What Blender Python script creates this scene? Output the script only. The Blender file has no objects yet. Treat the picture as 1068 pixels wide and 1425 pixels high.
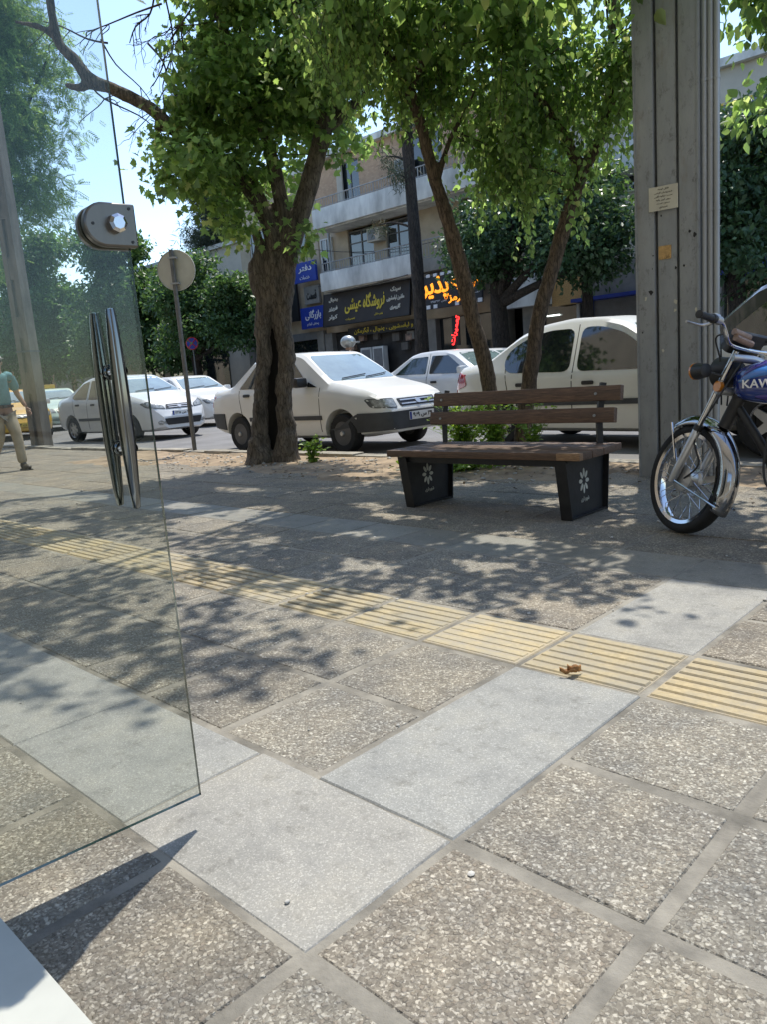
import bpy, bmesh, math, random
import numpy as np
from mathutils import Vector, Matrix, Quaternion
from mathutils.bvhtree import BVHTree
R_ = math.radians
random.seed(7)
rng = np.random.default_rng(7)
sc = bpy.context.scene
COL = sc.collection

# ------------------------------------------------------------------ camera
PITCH, ROLL, YAW, FPX = .1776143, -.0778636, .7772399, 1071.0
F0 = Vector((-math.sin(YAW), math.cos(YAW), 0)); R0 = Vector((math.cos(YAW), math.sin(YAW), 0)); U0 = Vector((0, 0, 1))
FW = math.cos(PITCH)*F0 - math.sin(PITCH)*U0
UU = math.cos(PITCH)*U0 + math.sin(PITCH)*F0
RT = math.cos(ROLL)*R0 + math.sin(ROLL)*UU
UP = math.cos(ROLL)*UU - math.sin(ROLL)*R0
CAM = Vector((0, 0, 1.0))
cd = bpy.data.cameras.new('camera'); cam = bpy.data.objects.new('camera', cd); COL.objects.link(cam)
cam.matrix_world = Matrix(((RT.x, UP.x, -FW.x, CAM.x), (RT.y, UP.y, -FW.y, CAM.y), (RT.z, UP.z, -FW.z, CAM.z), (0, 0, 0, 1)))
cd.sensor_fit = 'VERTICAL'; cd.sensor_height = 36; cd.lens = FPX/1425*36; cd.clip_start = .05; cd.clip_end = 2000
sc.camera = cam

def ray(x, y): return FW + RT*((x-534)/FPX) - UP*((y-712.5)/FPX)
def G(x, y, z=0):
    d = ray(x, y); t = (z-1)/d.z; return CAM + d*t
def AY(x, y, Y):
    d = ray(x, y); return CAM + d*(Y/d.y)
def PD(x, y, D):
    d = ray(x, y); return CAM + d*(D/d.dot(F0))

# ------------------------------------------------------------------ light
SUN_EL, SUN_DIR = R_(67.5), Vector((-.418, .908, 0)).normalized()
sd = SUN_DIR*math.cos(SUN_EL) + Vector((0, 0, math.sin(SUN_EL)))
w = bpy.data.worlds.new('World'); sc.world = w; w.use_nodes = True
nt = w.node_tree; sky = nt.nodes.new('ShaderNodeTexSky'); sky.sky_type = 'NISHITA'; sky.sun_disc = False
sky.sun_elevation = SUN_EL; sky.sun_rotation = math.atan2(SUN_DIR.x, SUN_DIR.y)
sky.air_density = 1.0; sky.dust_density = .5; sky.ozone_density = 1.0
nt.links.new(sky.outputs[0], nt.nodes['Background'].inputs[0]); nt.nodes['Background'].inputs[1].default_value = .15
sl = bpy.data.lights.new('sun', 'SUN'); sl.energy = 2.6; sl.angle = R_(.53); sl.color = (1, .95, .86)
so = bpy.data.objects.new('sun', sl); COL.objects.link(so); so.rotation_euler = sd.to_track_quat('Z', 'Y').to_euler(); so.location = (0, 0, 40)
sc.view_settings.view_transform = 'Standard'; sc.view_settings.look = 'None'; sc.view_settings.gamma = 1
sc.view_settings.exposure = 1.02
sc.render.engine = 'CYCLES'; sc.cycles.max_bounces = 8; sc.cycles.transparent_max_bounces = 16
sc.cycles.use_denoising = True; sc.cycles.caustics_reflective = False; sc.cycles.caustics_refractive = False

# ------------------------------------------------------------------ materials
MATS = {}
def new_mat(name):
    m = bpy.data.materials.new(name); m.use_nodes = True; MATS[name] = m
    return m, m.node_tree, m.node_tree.nodes['Principled BSDF']
def L(nt, a, b): nt.links.new(a, b)
def N(nt, t, **k):
    n = nt.nodes.new('ShaderNode'+t)
    for q, v in k.items(): setattr(n, q, v)
    return n
def noise(nt, scale, detail=5, rough=.6, vec=None):
    n = N(nt, 'TexNoise'); n.inputs['Scale'].default_value = scale; n.inputs['Detail'].default_value = detail; n.inputs['Roughness'].default_value = rough
    if vec is not None: L(nt, vec, n.inputs['Vector'])
    return n
def ramp(nt, fac, stops):
    r = N(nt, 'ValToRGB'); e = r.color_ramp.elements
    while len(e) < len(stops): e.new(.5)
    for i, (p, c) in enumerate(stops): e[i].position = p; e[i].color = (*c, 1) if len(c) == 3 else c
    L(nt, fac, r.inputs[0]); return r
def mixc(nt, a, b, fac, mode='MIX'):
    m = N(nt, 'Mix', data_type='RGBA', blend_type=mode)
    for s, v in ((0, fac), (6, a), (7, b)):
        if isinstance(v, (int, float)): m.inputs[s].default_value = v
        elif isinstance(v, tuple): m.inputs[s].default_value = (*v, 1)
        else: L(nt, v, m.inputs[s])
    return m.outputs[2]
def bump(nt, p, h, strength, dist=.01):
    b = N(nt, 'Bump'); b.inputs['Strength'].default_value = strength; b.inputs['Distance'].default_value = dist
    L(nt, h, b.inputs['Height']); L(nt, b.outputs[0], p.inputs['Normal']); return b
def coords(nt, scale=(1, 1, 1), kind='Object'):
    t = N(nt, 'TexCoord'); mp = N(nt, 'Mapping'); mp.inputs['Scale'].default_value = scale
    L(nt, t.outputs[kind], mp.inputs[0]); return mp.outputs[0]
def simple(name, col, rough=.5, metal=0, var=.12, scale=6, bumps=0, bscale=40, spec=.5, coat=0, stretch=(1, 1, 1), dark=None):
    m, nt, p = new_mat(name)
    v = coords(nt, stretch); n = noise(nt, scale, 6, .6, v)
    d = dark or tuple(c*(1-var*2) for c in col)
    r = ramp(nt, n.outputs[0], [(.3, d), (.62, col), (.85, tuple(min(1, c*(1+var*.6)) for c in col))])
    L(nt, r.outputs[0], p.inputs['Base Color'])
    p.inputs['Roughness'].default_value = rough; p.inputs['Metallic'].default_value = metal; p.inputs['Specular IOR Level'].default_value = spec
    p.inputs['Coat Weight'].default_value = coat
    if coat: p.inputs['Coat Roughness'].default_value = .04
    if bumps:
        n2 = noise(nt, bscale, 6, .65, v); bump(nt, p, n2.outputs[0], bumps, .01)
    return m
def emit(name, col, s):
    m, nt, p = new_mat(name); p.inputs['Base Color'].default_value = (*col, 1); p.inputs['Emission Color'].default_value = (*col, 1); p.inputs['Emission Strength'].default_value = s
    return m

def mk_aggregate():
    m, nt, p = new_mat('exposed_aggregate')
    v = coords(nt); wn = noise(nt, 75, 3, .6, v)
    dv = N(nt, 'VectorMath', operation='MULTIPLY_ADD'); L(nt, wn.outputs['Color'], dv.inputs[0]); dv.inputs[1].default_value = (.014, .014, .014); L(nt, v, dv.inputs[2])
    vo = N(nt, 'TexVoronoi', feature='F1'); vo.inputs['Scale'].default_value = 98; vo.inputs['Randomness'].default_value = 1; L(nt, dv.outputs[0], vo.inputs['Vector'])
    sep = N(nt, 'SeparateColor'); L(nt, vo.outputs['Color'], sep.inputs[0])
    stone = ramp(nt, sep.outputs[0], [(0, (.15, .135, .11)), (.25, (.20, .178, .147)), (.45, (.25, .217, .176)), (.60, (.235, .226, .20)), (.74, (.34, .315, .265)), (.9, (.47, .445, .38)), (1, (.62, .59, .51))])
    edge = ramp(nt, vo.outputs['Distance'], [(.30, (1, 1, 1)), (.62, (0, 0, 0))])
    sz = N(nt, 'Math', operation='MULTIPLY'); L(nt, edge.outputs[0], sz.inputs[0])
    pres = ramp(nt, sep.outputs[1], [(.18, (0, 0, 0)), (.34, (1, 1, 1))]); L(nt, pres.outputs[0], sz.inputs[1])
    big = noise(nt, 3.5, 6, .65, v); dirt = ramp(nt, big.outputs[0], [(.36, (0, 0, 0)), (.66, (1, 1, 1))])
    fine = noise(nt, 300, 2, .5, v)
    matrix = ramp(nt, fine.outputs[0], [(.3, (.16, .147, .122)), (.7, (.25, .232, .195))])
    v2 = N(nt, 'TexVoronoi'); v2.inputs['Scale'].default_value = 210; L(nt, dv.outputs[0], v2.inputs['Vector']); s2 = N(nt, 'SeparateColor'); L(nt, v2.outputs['Color'], s2.inputs[0])
    grit = ramp(nt, s2.outputs[0], [(0, (.12, .108, .088)), (.5, (.20, .182, .15)), (.8, (.28, .262, .22)), (.97, (.50, .475, .41))])
    base = mixc(nt, matrix.outputs[0], grit.outputs[0], .75)
    szk = N(nt, 'Math', operation='MULTIPLY'); L(nt, sz.outputs[0], szk.inputs[0]); szk.inputs[1].default_value = .82
    c = mixc(nt, base, stone.outputs[0], szk.outputs[0])
    filled = noise(nt, 5.5, 6, .7, v); fm = ramp(nt, filled.outputs[0], [(.62, (0, 0, 0)), (.72, (.85, .85, .85))])
    c = mixc(nt, c, (.21, .20, .17), fm.outputs[0])
    gum = noise(nt, 23, 5, .75, v); gr_ = ramp(nt, gum.outputs[0], [(.24, (.5, .48, .45)), (.34, (1, 1, 1))]); c = mixc(nt, c, gr_.outputs[0], 1.0, 'MULTIPLY')
    tint = mixc(nt, (.74, .74, .75), (1.14, 1.09, 1.0), dirt.outputs[0])
    c = mixc(nt, c, tint, 1.0, 'MULTIPLY')
    at = N(nt, 'Attribute'); at.attribute_name = 'tone'
    c = mixc(nt, c, at.outputs['Color'], 1.0, 'MULTIPLY')
    L(nt, c, p.inputs['Base Color']); p.inputs['Roughness'].default_value = .78; p.inputs['Specular IOR Level'].default_value = .35
    inv = N(nt, 'Math', operation='SUBTRACT'); L(nt, sz.outputs[0], inv.inputs[0]); L(nt, fm.outputs[0], inv.inputs[1])
    bump(nt, p, inv.outputs[0], .75, .004)
mk_aggregate()
def mk_granite(name='granite_slab'):
    m, nt, p = new_mat(name); v = coords(nt)
    vo = N(nt, 'TexVoronoi'); vo.inputs['Scale'].default_value = 330; vo.inputs['Randomness'].default_value = 1; L(nt, mixc(nt, v, noise(nt, 160, 3, .6, v).outputs['Color'], .006), vo.inputs['Vector'])
    sep = N(nt, 'SeparateColor'); L(nt, vo.outputs['Color'], sep.inputs[0])
    s = ramp(nt, sep.outputs[0], [(.0, (.228, .223, .202)), (.5, (.266, .26, .237)), (.8, (.29, .283, .256)), (.97, (.40, .39, .355))])
    b = noise(nt, 4, 7, .7, v); br = ramp(nt, b.outputs[0], [(.3, (.68, .69, .70)), (.52, (.97, .97, .96)), (.75, (1.1, 1.07, 1.0))])
    st = noise(nt, 14, 5, .75, v); sr = ramp(nt, st.outputs[0], [(.30, (.66, .65, .63)), (.46, (1, 1, 1))])
    c = mixc(nt, s.outputs[0], br.outputs[0], 1.0, 'MULTIPLY'); c = mixc(nt, c, sr.outputs[0], 1.0, 'MULTIPLY')
    at = N(nt, 'Attribute'); at.attribute_name = 'tone'; c = mixc(nt, c, at.outputs['Color'], 1.0, 'MULTIPLY')
    L(nt, c, p.inputs['Base Color']); p.inputs['Roughness'].default_value = .6
    n = noise(nt, 120, 4, .7, v); bump(nt, p, n.outputs[0], .35, .003)
mk_granite()
def mk_tactile():
    m, nt, p = new_mat('tactile_paving'); v = coords(nt)
    n = noise(nt, 5, 7, .72, v); n2 = noise(nt, 60, 4, .6, v)
    y = ramp(nt, n2.outputs[0], [(.3, (.31, .25, .15)), (.7, (.41, .335, .21))])
    wear = ramp(nt, n.outputs[0], [(.40, (0, 0, 0)), (.62, (1, 1, 1))])
    w2 = N(nt, 'Math', operation='MULTIPLY'); L(nt, wear.outputs[0], w2.inputs[0]); w2.inputs[1].default_value = .85
    c = mixc(nt, y.outputs[0], (.27, .245, .20), w2.outputs[0])
    at = N(nt, 'Attribute'); at.attribute_name = 'tone'; c = mixc(nt, c, at.outputs['Color'], 1.0, 'MULTIPLY')
    L(nt, c, p.inputs['Base Color']); p.inputs['Roughness'].default_value = .75; bump(nt, p, n2.outputs[0], .4, .003)
mk_tactile()
simple('grout', (.285, .262, .215), .85, var=.32, scale=6, bumps=.5, bscale=90)
simple('soil', (.36, .27, .175), .95, var=.28, scale=3, bumps=1.0, bscale=35)
simple('asphalt', (.20, .195, .19), .88, var=.14, scale=1.2, bumps=.6, bscale=180)
simple('kerb_stone', (.34, .31, .25), .85, var=.25, scale=5, bumps=.7, bscale=40)
simple('far_pavement', (.30, .28, .25), .85, var=.2, scale=2, bumps=.3)
simple('white_marble', (.50, .505, .455), .4, var=.10, scale=3)
simple('brick_wall', (.40, .28, .18), .85, var=.25, scale=1.3, bumps=.3)
simple('stone_wall', (.50, .41, .29), .8, var=.16, scale=1.2, bumps=.4, bscale=14)
simple('render_white', (.74, .74, .70), .75, var=.26, scale=1.5, stretch=(1, 1, .35), bumps=.2)
simple('grey_stone', (.25, .24, .215), .8, var=.18, scale=2.2, bumps=.4)
simple('pale_wall', (.52, .48, .40), .8, var=.14, scale=.8)
def mk_steel():
    m, nt, p = new_mat('steel_grey'); v = coords(nt, (1, 1, .3)); n = noise(nt, 7, 6, .65, v)
    c = ramp(nt, n.outputs[0], [(.3, (.235, .248, .25)), (.55, (.30, .315, .315)), (.8, (.34, .355, .35))]).outputs[0]
    v2 = coords(nt, (1, 1, .6)); s1 = noise(nt, 14, 8, .8, v2); d = ramp(nt, s1.outputs[0], [(.54, (0, 0, 0)), (.66, (.65, .65, .65))]); c = mixc(nt, c, (.085, .082, .076), d.outputs[0])
    s2 = noise(nt, 26, 8, .75, v2); e = ramp(nt, s2.outputs[0], [(.66, (0, 0, 0)), (.70, (.8, .8, .8))]); c = mixc(nt, c, (.42, .40, .35), e.outputs[0])
    s3 = noise(nt, 5, 6, .7, v); r3 = ramp(nt, s3.outputs[0], [(.58, (0, 0, 0)), (.75, (.6, .6, .6))]); c = mixc(nt, c, (.19, .14, .095), r3.outputs[0])
    L(nt, c, p.inputs['Base Color']); p.inputs['Roughness'].default_value = .62; bump(nt, p, s1.outputs[0], .25, .006)
mk_steel()
simple('galvanised', (.40, .42, .43), .45, metal=.35, var=.12, scale=8, stretch=(1, 1, .15))
simple('concrete_pole', (.25, .21, .16), .85, var=.25, scale=5, bumps=.4, stretch=(1, 1, .3))
simple('sign_back', (.56, .55, .47), .55, metal=.15, var=.1, scale=4)
simple('mudguard_chrome', (.40, .40, .41), .10, metal=1, var=.12)
simple('dark_chrome', (.19, .20, .20), .1, metal=1, var=.05)
simple('post_grey', (.17, .17, .165), .55, metal=.2, var=.2, scale=10)
simple('black_iron', (.018, .018, .019), .5, var=.3, scale=14, bumps=.15)
simple('black_plastic', (.02, .02, .021), .45, var=.15)
simple('grey_plastic', (.055, .06, .066), .6, var=.15)
simple('rubber', (.017, .017, .017), .8, var=.25, scale=20)
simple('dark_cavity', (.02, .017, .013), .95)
simple('silver_alloy', (.55, .55, .55), .35, metal=.8, var=.1)
simple('steel_rim', (.13, .13, .132), .5, metal=.4, var=.2)
simple('white_paint', (.76, .76, .73), .35, var=.02, scale=3, coat=.6)
simple('cream_paint', (.74, .735, .685), .38, var=.03, scale=3, coat=.5)
simple('grey_white_paint', (.68, .69, .68), .35, var=.03, scale=3, coat=.6)
simple('black_paint', (.045, .048, .053), .25, var=.05, coat=.9)
simple('yellow_paint', (.62, .36, .03), .4, var=.06, coat=.5)
simple('pale_green_paint', (.50, .60, .50), .35, var=.03, coat=.5)
simple('chrome', (.58, .58, .59), .08, metal=1, var=.03)
simple('brushed_steel', (.15, .14, .125), .34, metal=1, var=.06, scale=30, stretch=(1, 1, .1))
simple('lens_clear', (.33, .35, .34), .08, var=.35, scale=22, coat=1, dark=(.10, .11, .11))
simple('lens_rim', (.10, .105, .105), .3, var=.2)
simple('lens_red', (.42, .02, .03), .15, var=.15, coat=1)
simple('lens_orange', (.62, .22, .02), .2, var=.15, coat=1)
simple('plate_white', (.78, .78, .75), .5, var=.04)
simple('plate_yellow', (.72, .50, .06), .5, var=.04)
simple('ink_black', (.012, .012, .012), .6)
simple('blue_print', (.02, .05, .30), .5, var=.1)
simple('paint_blue_tank', (.012, .035, .22), .15, var=.2, scale=3, coat=1)
simple('paint_blue_light', (.04, .17, .50), .15, var=.1, coat=1)
simple('paint_purple', (.05, .03, .22), .15, var=.1, coat=1)
simple('grip_pink', (.33, .23, .175), .6, var=.2, scale=30)
simple('sign_brown', (.035, .028, .024), .6, var=.2, scale=2)
simple('sign_black', (.012, .012, .014), .5)
simple('sign_blue', (.015, .045, .33), .5, var=.15)
simple('letter_yellow', (.75, .58, .05), .5)
simple('letter_pale', (.75, .72, .62), .6)
simple('letter_white', (.8, .8, .8), .6)
simple('paper', (.60, .57, .46), .8, var=.08)
simple('sticker_orange', (.60, .37, .14), .7, var=.2, scale=30)
simple('roller_grey', (.20, .21, .22), .55, metal=.3, var=.1)
simple('rail_metal', (.35, .35, .34), .5, metal=.4, var=.15)
simple('glass_dark', (.02, .026, .028), .04, var=.1, spec=.9, coat=1)
simple('glass_screen', (.22, .30, .29), .05, var=.25, scale=1.5, spec=1.0, coat=1)  # pale base colour stands in for sky reflected in the screens
simple('glass_smoke', (.022, .024, .027), .5, var=.2, spec=.08)
simple('curtain', (.16, .15, .135), .8, var=.2, scale=4, stretch=(4, 1, .3))
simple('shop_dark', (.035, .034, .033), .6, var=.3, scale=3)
simple('goods_mixed', (.40, .27, .20), .7, var=.45, scale=7, dark=(.06, .06, .06))
simple('skin', (.42, .25, .17), .55, var=.08)
simple('shirt_teal', (.10, .27, .31), .8, var=.14, scale=9, bumps=.3, bscale=14)
simple('trousers_beige', (.42, .36, .255), .85, var=.12, scale=8, bumps=.4, bscale=12)
simple('leather_brown', (.09, .055, .035), .5, var=.2)
simple('shoe_brown', (.06, .05, .035), .55, var=.2)
simple('cap_grey', (.40, .39, .35), .8, var=.15)
simple('jacket_dark', (.05, .045, .05), .8, var=.2)
simple('helmet_silver', (.48, .50, .49), .3, metal=.5, var=.1)
simple('dry_leaf', (.42, .20, .06), .75, var=.35, scale=60)
simple('stone_chip', (.5, .48, .43), .8, var=.3)
emit('neon_red', (1, .03, .03), 1.6); emit('neon_orange', (1, .33, .02), .75); emit('tube_white', (.9, 1, .95), 1.5)

def mk_bark(name, col, sc_=1.0, b=1.0):
    m, nt, p = new_mat(name); v = coords(nt, (1, 1, .22))
    n = noise(nt, 16*sc_, 8, .7, v); n2 = noise(nt, 3, 4, .6)
    r = ramp(nt, n.outputs[0], [(.32, tuple(c*.32 for c in col)), (.55, col), (.75, tuple(c*1.5 for c in col))])
    c = mixc(nt, r.outputs[0], ramp(nt, n2.outputs[0], [(.3, (.75, .75, .75)), (.7, (1.2, 1.15, 1.05))]).outputs[0], 1.0, 'MULTIPLY')
    L(nt, c, p.inputs['Base Color']); p.inputs['Roughness'].default_value = .9; vr = N(nt, 'TexVoronoi', feature='DISTANCE_TO_EDGE'); vr.inputs['Scale'].default_value = 22*sc_; dd = N(nt, 'VectorMath', operation='MULTIPLY_ADD'); L(nt, n.outputs['Color'], dd.inputs[0]); dd.inputs[1].default_value = (.06, .06, .06); L(nt, v, dd.inputs[2]); L(nt, dd.outputs[0], vr.inputs['Vector'])
    cr = ramp(nt, vr.outputs['Distance'], [(0, (.38, .36, .34)), (.10, (1, 1, 1))]); c = mixc(nt, c, cr.outputs[0], 1.0, 'MULTIPLY'); L(nt, c, p.inputs['Base Color'])
    hh = N(nt, 'Math', operation='MULTIPLY_ADD'); L(nt, n.outputs[0], hh.inputs[0]); hh.inputs[1].default_value = .7; L(nt, cr.outputs[0], hh.inputs[2]); bump(nt, p, hh.outputs[0], b, .03)
mk_bark('bark_plane', (.15, .128, .104), 1.2, .5); mk_bark('bark_mulberry', (.185, .135, .095), 2.0, .7); mk_bark('bark_dark', (.06, .05, .042), 1.2); mk_bark('twig', (.11, .085, .065), 2, .3)
def mk_wood():
    m, nt, p = new_mat('bench_wood'); v = coords(nt, (1.2, 14, 14)); n = noise(nt, 9, 7, .7, v); n2 = noise(nt, 3, 4, .6)
    r = ramp(nt, n.outputs[0], [(.3, (.05, .032, .022)), (.55, (.12, .074, .048)), (.78, (.20, .135, .09))])
    c = mixc(nt, r.outputs[0], ramp(nt, n2.outputs[0], [(.35, (.8, .8, .8)), (.7, (1.35, 1.25, 1.15))]).outputs[0], 1.0, 'MULTIPLY')
    L(nt, c, p.inputs['Base Color']); p.inputs['Roughness'].default_value = .6; bump(nt, p, n.outputs[0], .4, .004)
mk_wood()
simple('raw_wood', (.36, .22, .12), .8, var=.3, scale=20, stretch=(1, 8, 8))
def mk_leaf(name, c0, c1, trans, tfac=.42, rough=.42):
    m, nt, p = new_mat(name)
    g = N(nt, 'NewGeometry'); r = ramp(nt, g.outputs['Random Per Island'], [(0, c0), (.6, c1), (1, tuple(x*1.35 for x in c1))])
    L(nt, r.outputs[0], p.inputs['Base Color']); p.inputs['Roughness'].default_value = rough; p.inputs['Specular IOR Level'].default_value = .45
    t = N(nt, 'BsdfTranslucent'); wn_ = N(nt, 'TexWhiteNoise', noise_dimensions='1D'); L(nt, g.outputs['Random Per Island'], wn_.inputs['W']); tr = ramp(nt, wn_.outputs['Value'], [(0, tuple(x*.30 for x in trans)), (.55, tuple(x*.6 for x in trans)), (.85, trans), (1, tuple(min(.85, x*1.5) for x in trans))]); L(nt, tr.outputs[0], t.inputs[0])
    mx = N(nt, 'MixShader'); mx.inputs[0].default_value = tfac; L(nt, p.outputs[0], mx.inputs[1]); L(nt, t.outputs[0], mx.inputs[2])
    L(nt, mx.outputs[0], nt.nodes['Material Output'].inputs[0])
mk_leaf('leaf_plane', (.085, .15, .065), (.14, .24, .085), (.58, .84, .20), .62)
mk_leaf('leaf_mulberry', (.08, .14, .062), (.135, .23, .085), (.58, .84, .20), .62)
mk_leaf('leaf_citrus', (.03, .068, .032), (.06, .115, .055), (.14, .26, .07), .28, .36)
mk_leaf('leaf_acacia', (.085, .155, .06), (.13, .24, .085), (.48, .75, .16), .5)
mk_leaf('leaf_far', (.042, .085, .036), (.075, .14, .058), (.20, .36, .08), .38)
mk_leaf('leaf_pine', (.045, .06, .042), (.075, .095, .06), (.08, .12, .05), .2, .7)
mk_leaf('leaf_weed', (.10, .20, .03), (.19, .32, .06), (.45, .68, .08), .48)
mk_leaf('leaf_dead', (.12, .09, .06), (.17, .13, .085), (.1, .07, .04), .2, .8)

def mk_glass():
    m, nt, p = new_mat('door_glass'); out = nt.nodes['Material Output']
    t = N(nt, 'BsdfTransparent'); t.inputs[0].default_value = (.90, .912, .89, 1)
    g = N(nt, 'BsdfGlossy'); g.inputs['Roughness'].default_value = .015; g.inputs[0].default_value = (.9, 1, .95, 1)
    f = N(nt, 'Fresnel'); f.inputs[0].default_value = 1.36
    d = N(nt, 'BsdfDiffuse'); d.inputs[0].default_value = (.45, .55, .5, 1)
    v = coords(nt, (1, 3, 3)); n = noise(nt, 2.5, 5, .6, v); fr = ramp(nt, n.outputs[0], [(.35, (.003,)*3), (.7, (.016,)*3)])
    m1 = N(nt, 'MixShader'); L(nt, fr.outputs[0], m1.inputs[0]); L(nt, t.outputs[0], m1.inputs[1]); L(nt, d.outputs[0], m1.inputs[2])
    m2 = N(nt, 'MixShader'); L(nt, f.outputs[0], m2.inputs[0]); L(nt, m1.outputs[0], m2.inputs[1]); L(nt, g.outputs[0], m2.inputs[2])
    L(nt, m2.outputs[0], out.inputs[0])
    simple('glass_edge', (.05, .16, .12), .15, var=.1, coat=1)
mk_glass()
def mk_brick():
    m, nt, p = new_mat('brick_facing'); v = coords(nt, (1, 1, 1))
    mp = N(nt, 'Mapping'); mp.inputs['Rotation'].default_value = (R_(90), 0, 0); L(nt, v, mp.inputs[0])
    b = N(nt, 'TexBrick'); b.inputs['Scale'].default_value = 4.2; b.inputs['Color1'].default_value = (.44, .29, .19, 1); b.inputs['Color2'].default_value = (.52, .36, .24, 1); b.inputs['Mortar'].default_value = (.38, .31, .24, 1)
    b.inputs['Mortar Size'].default_value = .014; L(nt, mp.outputs[0], b.inputs['Vector'])
    n = noise(nt, .9, 5); c = mixc(nt, b.outputs[0], ramp(nt, n.outputs[0], [(.3, (.8, .8, .8)), (.7, (1.15, 1.12, 1.08))]).outputs[0], 1.0, 'MULTIPLY')
    L(nt, c, p.inputs['Base Color']); p.inputs['Roughness'].default_value = .85
mk_brick()
M = MATS

# ------------------------------------------------------------------ object helpers
def tag(o, label=None, cat=None, group=None, kind=None):
    if label: o['label'] = label
    if cat: o['category'] = cat
    if group: o['group'] = group
    if kind: o['kind'] = kind
    return o
def empty(name, loc=(0, 0, 0), rz=0, label=None, cat=None, group=None):
    o = bpy.data.objects.new(name, None); COL.objects.link(o); o.location = loc; o.rotation_euler = (0, 0, rz); o.empty_display_size = .2
    return tag(o, label, cat, group)
def link_mesh(name, me, mats, parent=None, smooth=False, angle=40):
    o = bpy.data.objects.new(name, me); COL.objects.link(o)
    for m in (mats if isinstance(mats, (list, tuple)) else [mats]): me.materials.append(M[m] if isinstance(m, str) else m)
    if smooth:
        me.polygons.foreach_set('use_smooth', [True]*len(me.polygons))
        me.set_sharp_from_angle(angle=R_(angle))
    if parent is not None: o.parent = parent
    return o
class MB:
    def __init__(s): s.v = []; s.f = []; s.mi = []; s.m = Matrix()
    def add(s, verts, faces, mi=0):
        b = len(s.v); s.v += [s.m @ Vector(p) for p in verts]; s.f += [[b+i for i in f] for f in faces]; s.mi += [mi]*len(faces); return s
    def box(s, lo, hi, mi=0, rot=None, bev=0):
        c = (Vector(lo)+Vector(hi))/2; h = (Vector(hi)-Vector(lo))/2
        if bev:
            bm = bmesh.new(); bmesh.ops.create_cube(bm, size=1)
            for q in bm.verts: q.co = Vector((q.co.x*2*h.x, q.co.y*2*h.y, q.co.z*2*h.z))
            bmesh.ops.bevel(bm, geom=bm.edges[:], offset=bev, segments=2, affect='EDGES', profile=.6)
            bm.verts.index_update(); vs = [q.co.copy() for q in bm.verts]; fs = [[q.index for q in f.verts] for f in bm.faces]; bm.free()
        else:
            vs = [Vector((x*h.x, y*h.y, z*h.z)) for x in (-1, 1) for y in (-1, 1) for z in (-1, 1)]
            fs = [[0, 1, 3, 2], [4, 6, 7, 5], [0, 4, 5, 1], [2, 3, 7, 6], [0, 2, 6, 4], [1, 5, 7, 3]]
        r = rot.to_matrix() if isinstance(rot, Quaternion) else (rot if rot is not None else Matrix.Identity(3))
        return s.add([c + r @ v for v in vs], fs, mi)
    def tube(s, pts, rad, n=10, mi=0, cap=True, wob=0, seed=0):
        pts = [Vector(p) for p in pts]; k = len(pts)
        rad = [rad]*k if isinstance(rad, (int, float)) else rad
        rr = random.Random(seed); vs = []; fs = []; up = None
        for i, p in enumerate(pts):
            t = (pts[min(i+1, k-1)]-pts[max(i-1, 0)]).normalized()
            if up is None:
                up = Vector((0, 0, 1)) if abs(t.z) < .9 else Vector((1, 0, 0))
            a = t.cross(up).normalized(); b = a.cross(t).normalized(); up = b
            for j in range(n):
                th = 2*math.pi*j/n; r = rad[i]*(1+(rr.random()-.5)*wob)
                vs.append(p + (a*math.cos(th)+b*math.sin(th))*r)
        for i in range(k-1):
            for j in range(n): fs.append([i*n+j, i*n+(j+1) % n, (i+1)*n+(j+1) % n, (i+1)*n+j])
        if cap: fs.append(list(range(n-1, -1, -1))); fs.append([(k-1)*n+j for j in range(n)])
        return s.add(vs, fs, mi)
    def lathe(s, prof, n=24, axis='z', mat=None, mi=0, closed=False):
        vs = []; fs = []; k = len(prof)
        for r, h in prof:
            for j in range(n):
                t = 2*math.pi*j/n; c, q = r*math.cos(t), r*math.sin(t)
                v = {'z': Vector((c, q, h)), 'y': Vector((c, h, q)), 'x': Vector((h, c, q))}[axis]
                vs.append(mat @ v if mat is not None else v)
        kk = k if closed else k-1
        for i in range(kk):
            i2 = (i+1) % k
            for j in range(n): fs.append([i*n+j, i*n+(j+1) % n, i2*n+(j+1) % n, i2*n+j])
        if not closed:
            fs.append(list(range(n-1, -1, -1))); fs.append([(k-1)*n+j for j in range(n)])
        return s.add(vs, fs, mi)
    def prism(s, poly, h0, h1, mat=None, mi=0):
        n = len(poly); mat = mat or Matrix()
        vs = [mat @ Vector((x, y, h0)) for x, y in poly]+[mat @ Vector((x, y, h1)) for x, y in poly]
        fs = [list(range(n-1, -1, -1)), list(range(n, 2*n))]+[[i, (i+1) % n, n+(i+1) % n, n+i] for i in range(n)]
        return s.add(vs, fs, mi)
    def ball(s, c, r, n=12, mi=0):
        r = Vector((r, r, r)) if isinstance(r, (int, float)) else Vector(r); vs = []; fs = []; m = n//2+1
        for i in range(m+1):
            ph = math.pi*i/m
            for j in range(n):
                th = 2*math.pi*j/n; vs.append(Vector(c)+Vector((r.x*math.sin(ph)*math.cos(th), r.y*math.sin(ph)*math.sin(th), r.z*math.cos(ph))))
        for i in range(m):
            for j in range(n): fs.append([i*n+j, (i+1)*n+j, (i+1)*n+(j+1) % n, i*n+(j+1) % n])
        return s.add(vs, fs, mi)
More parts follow.
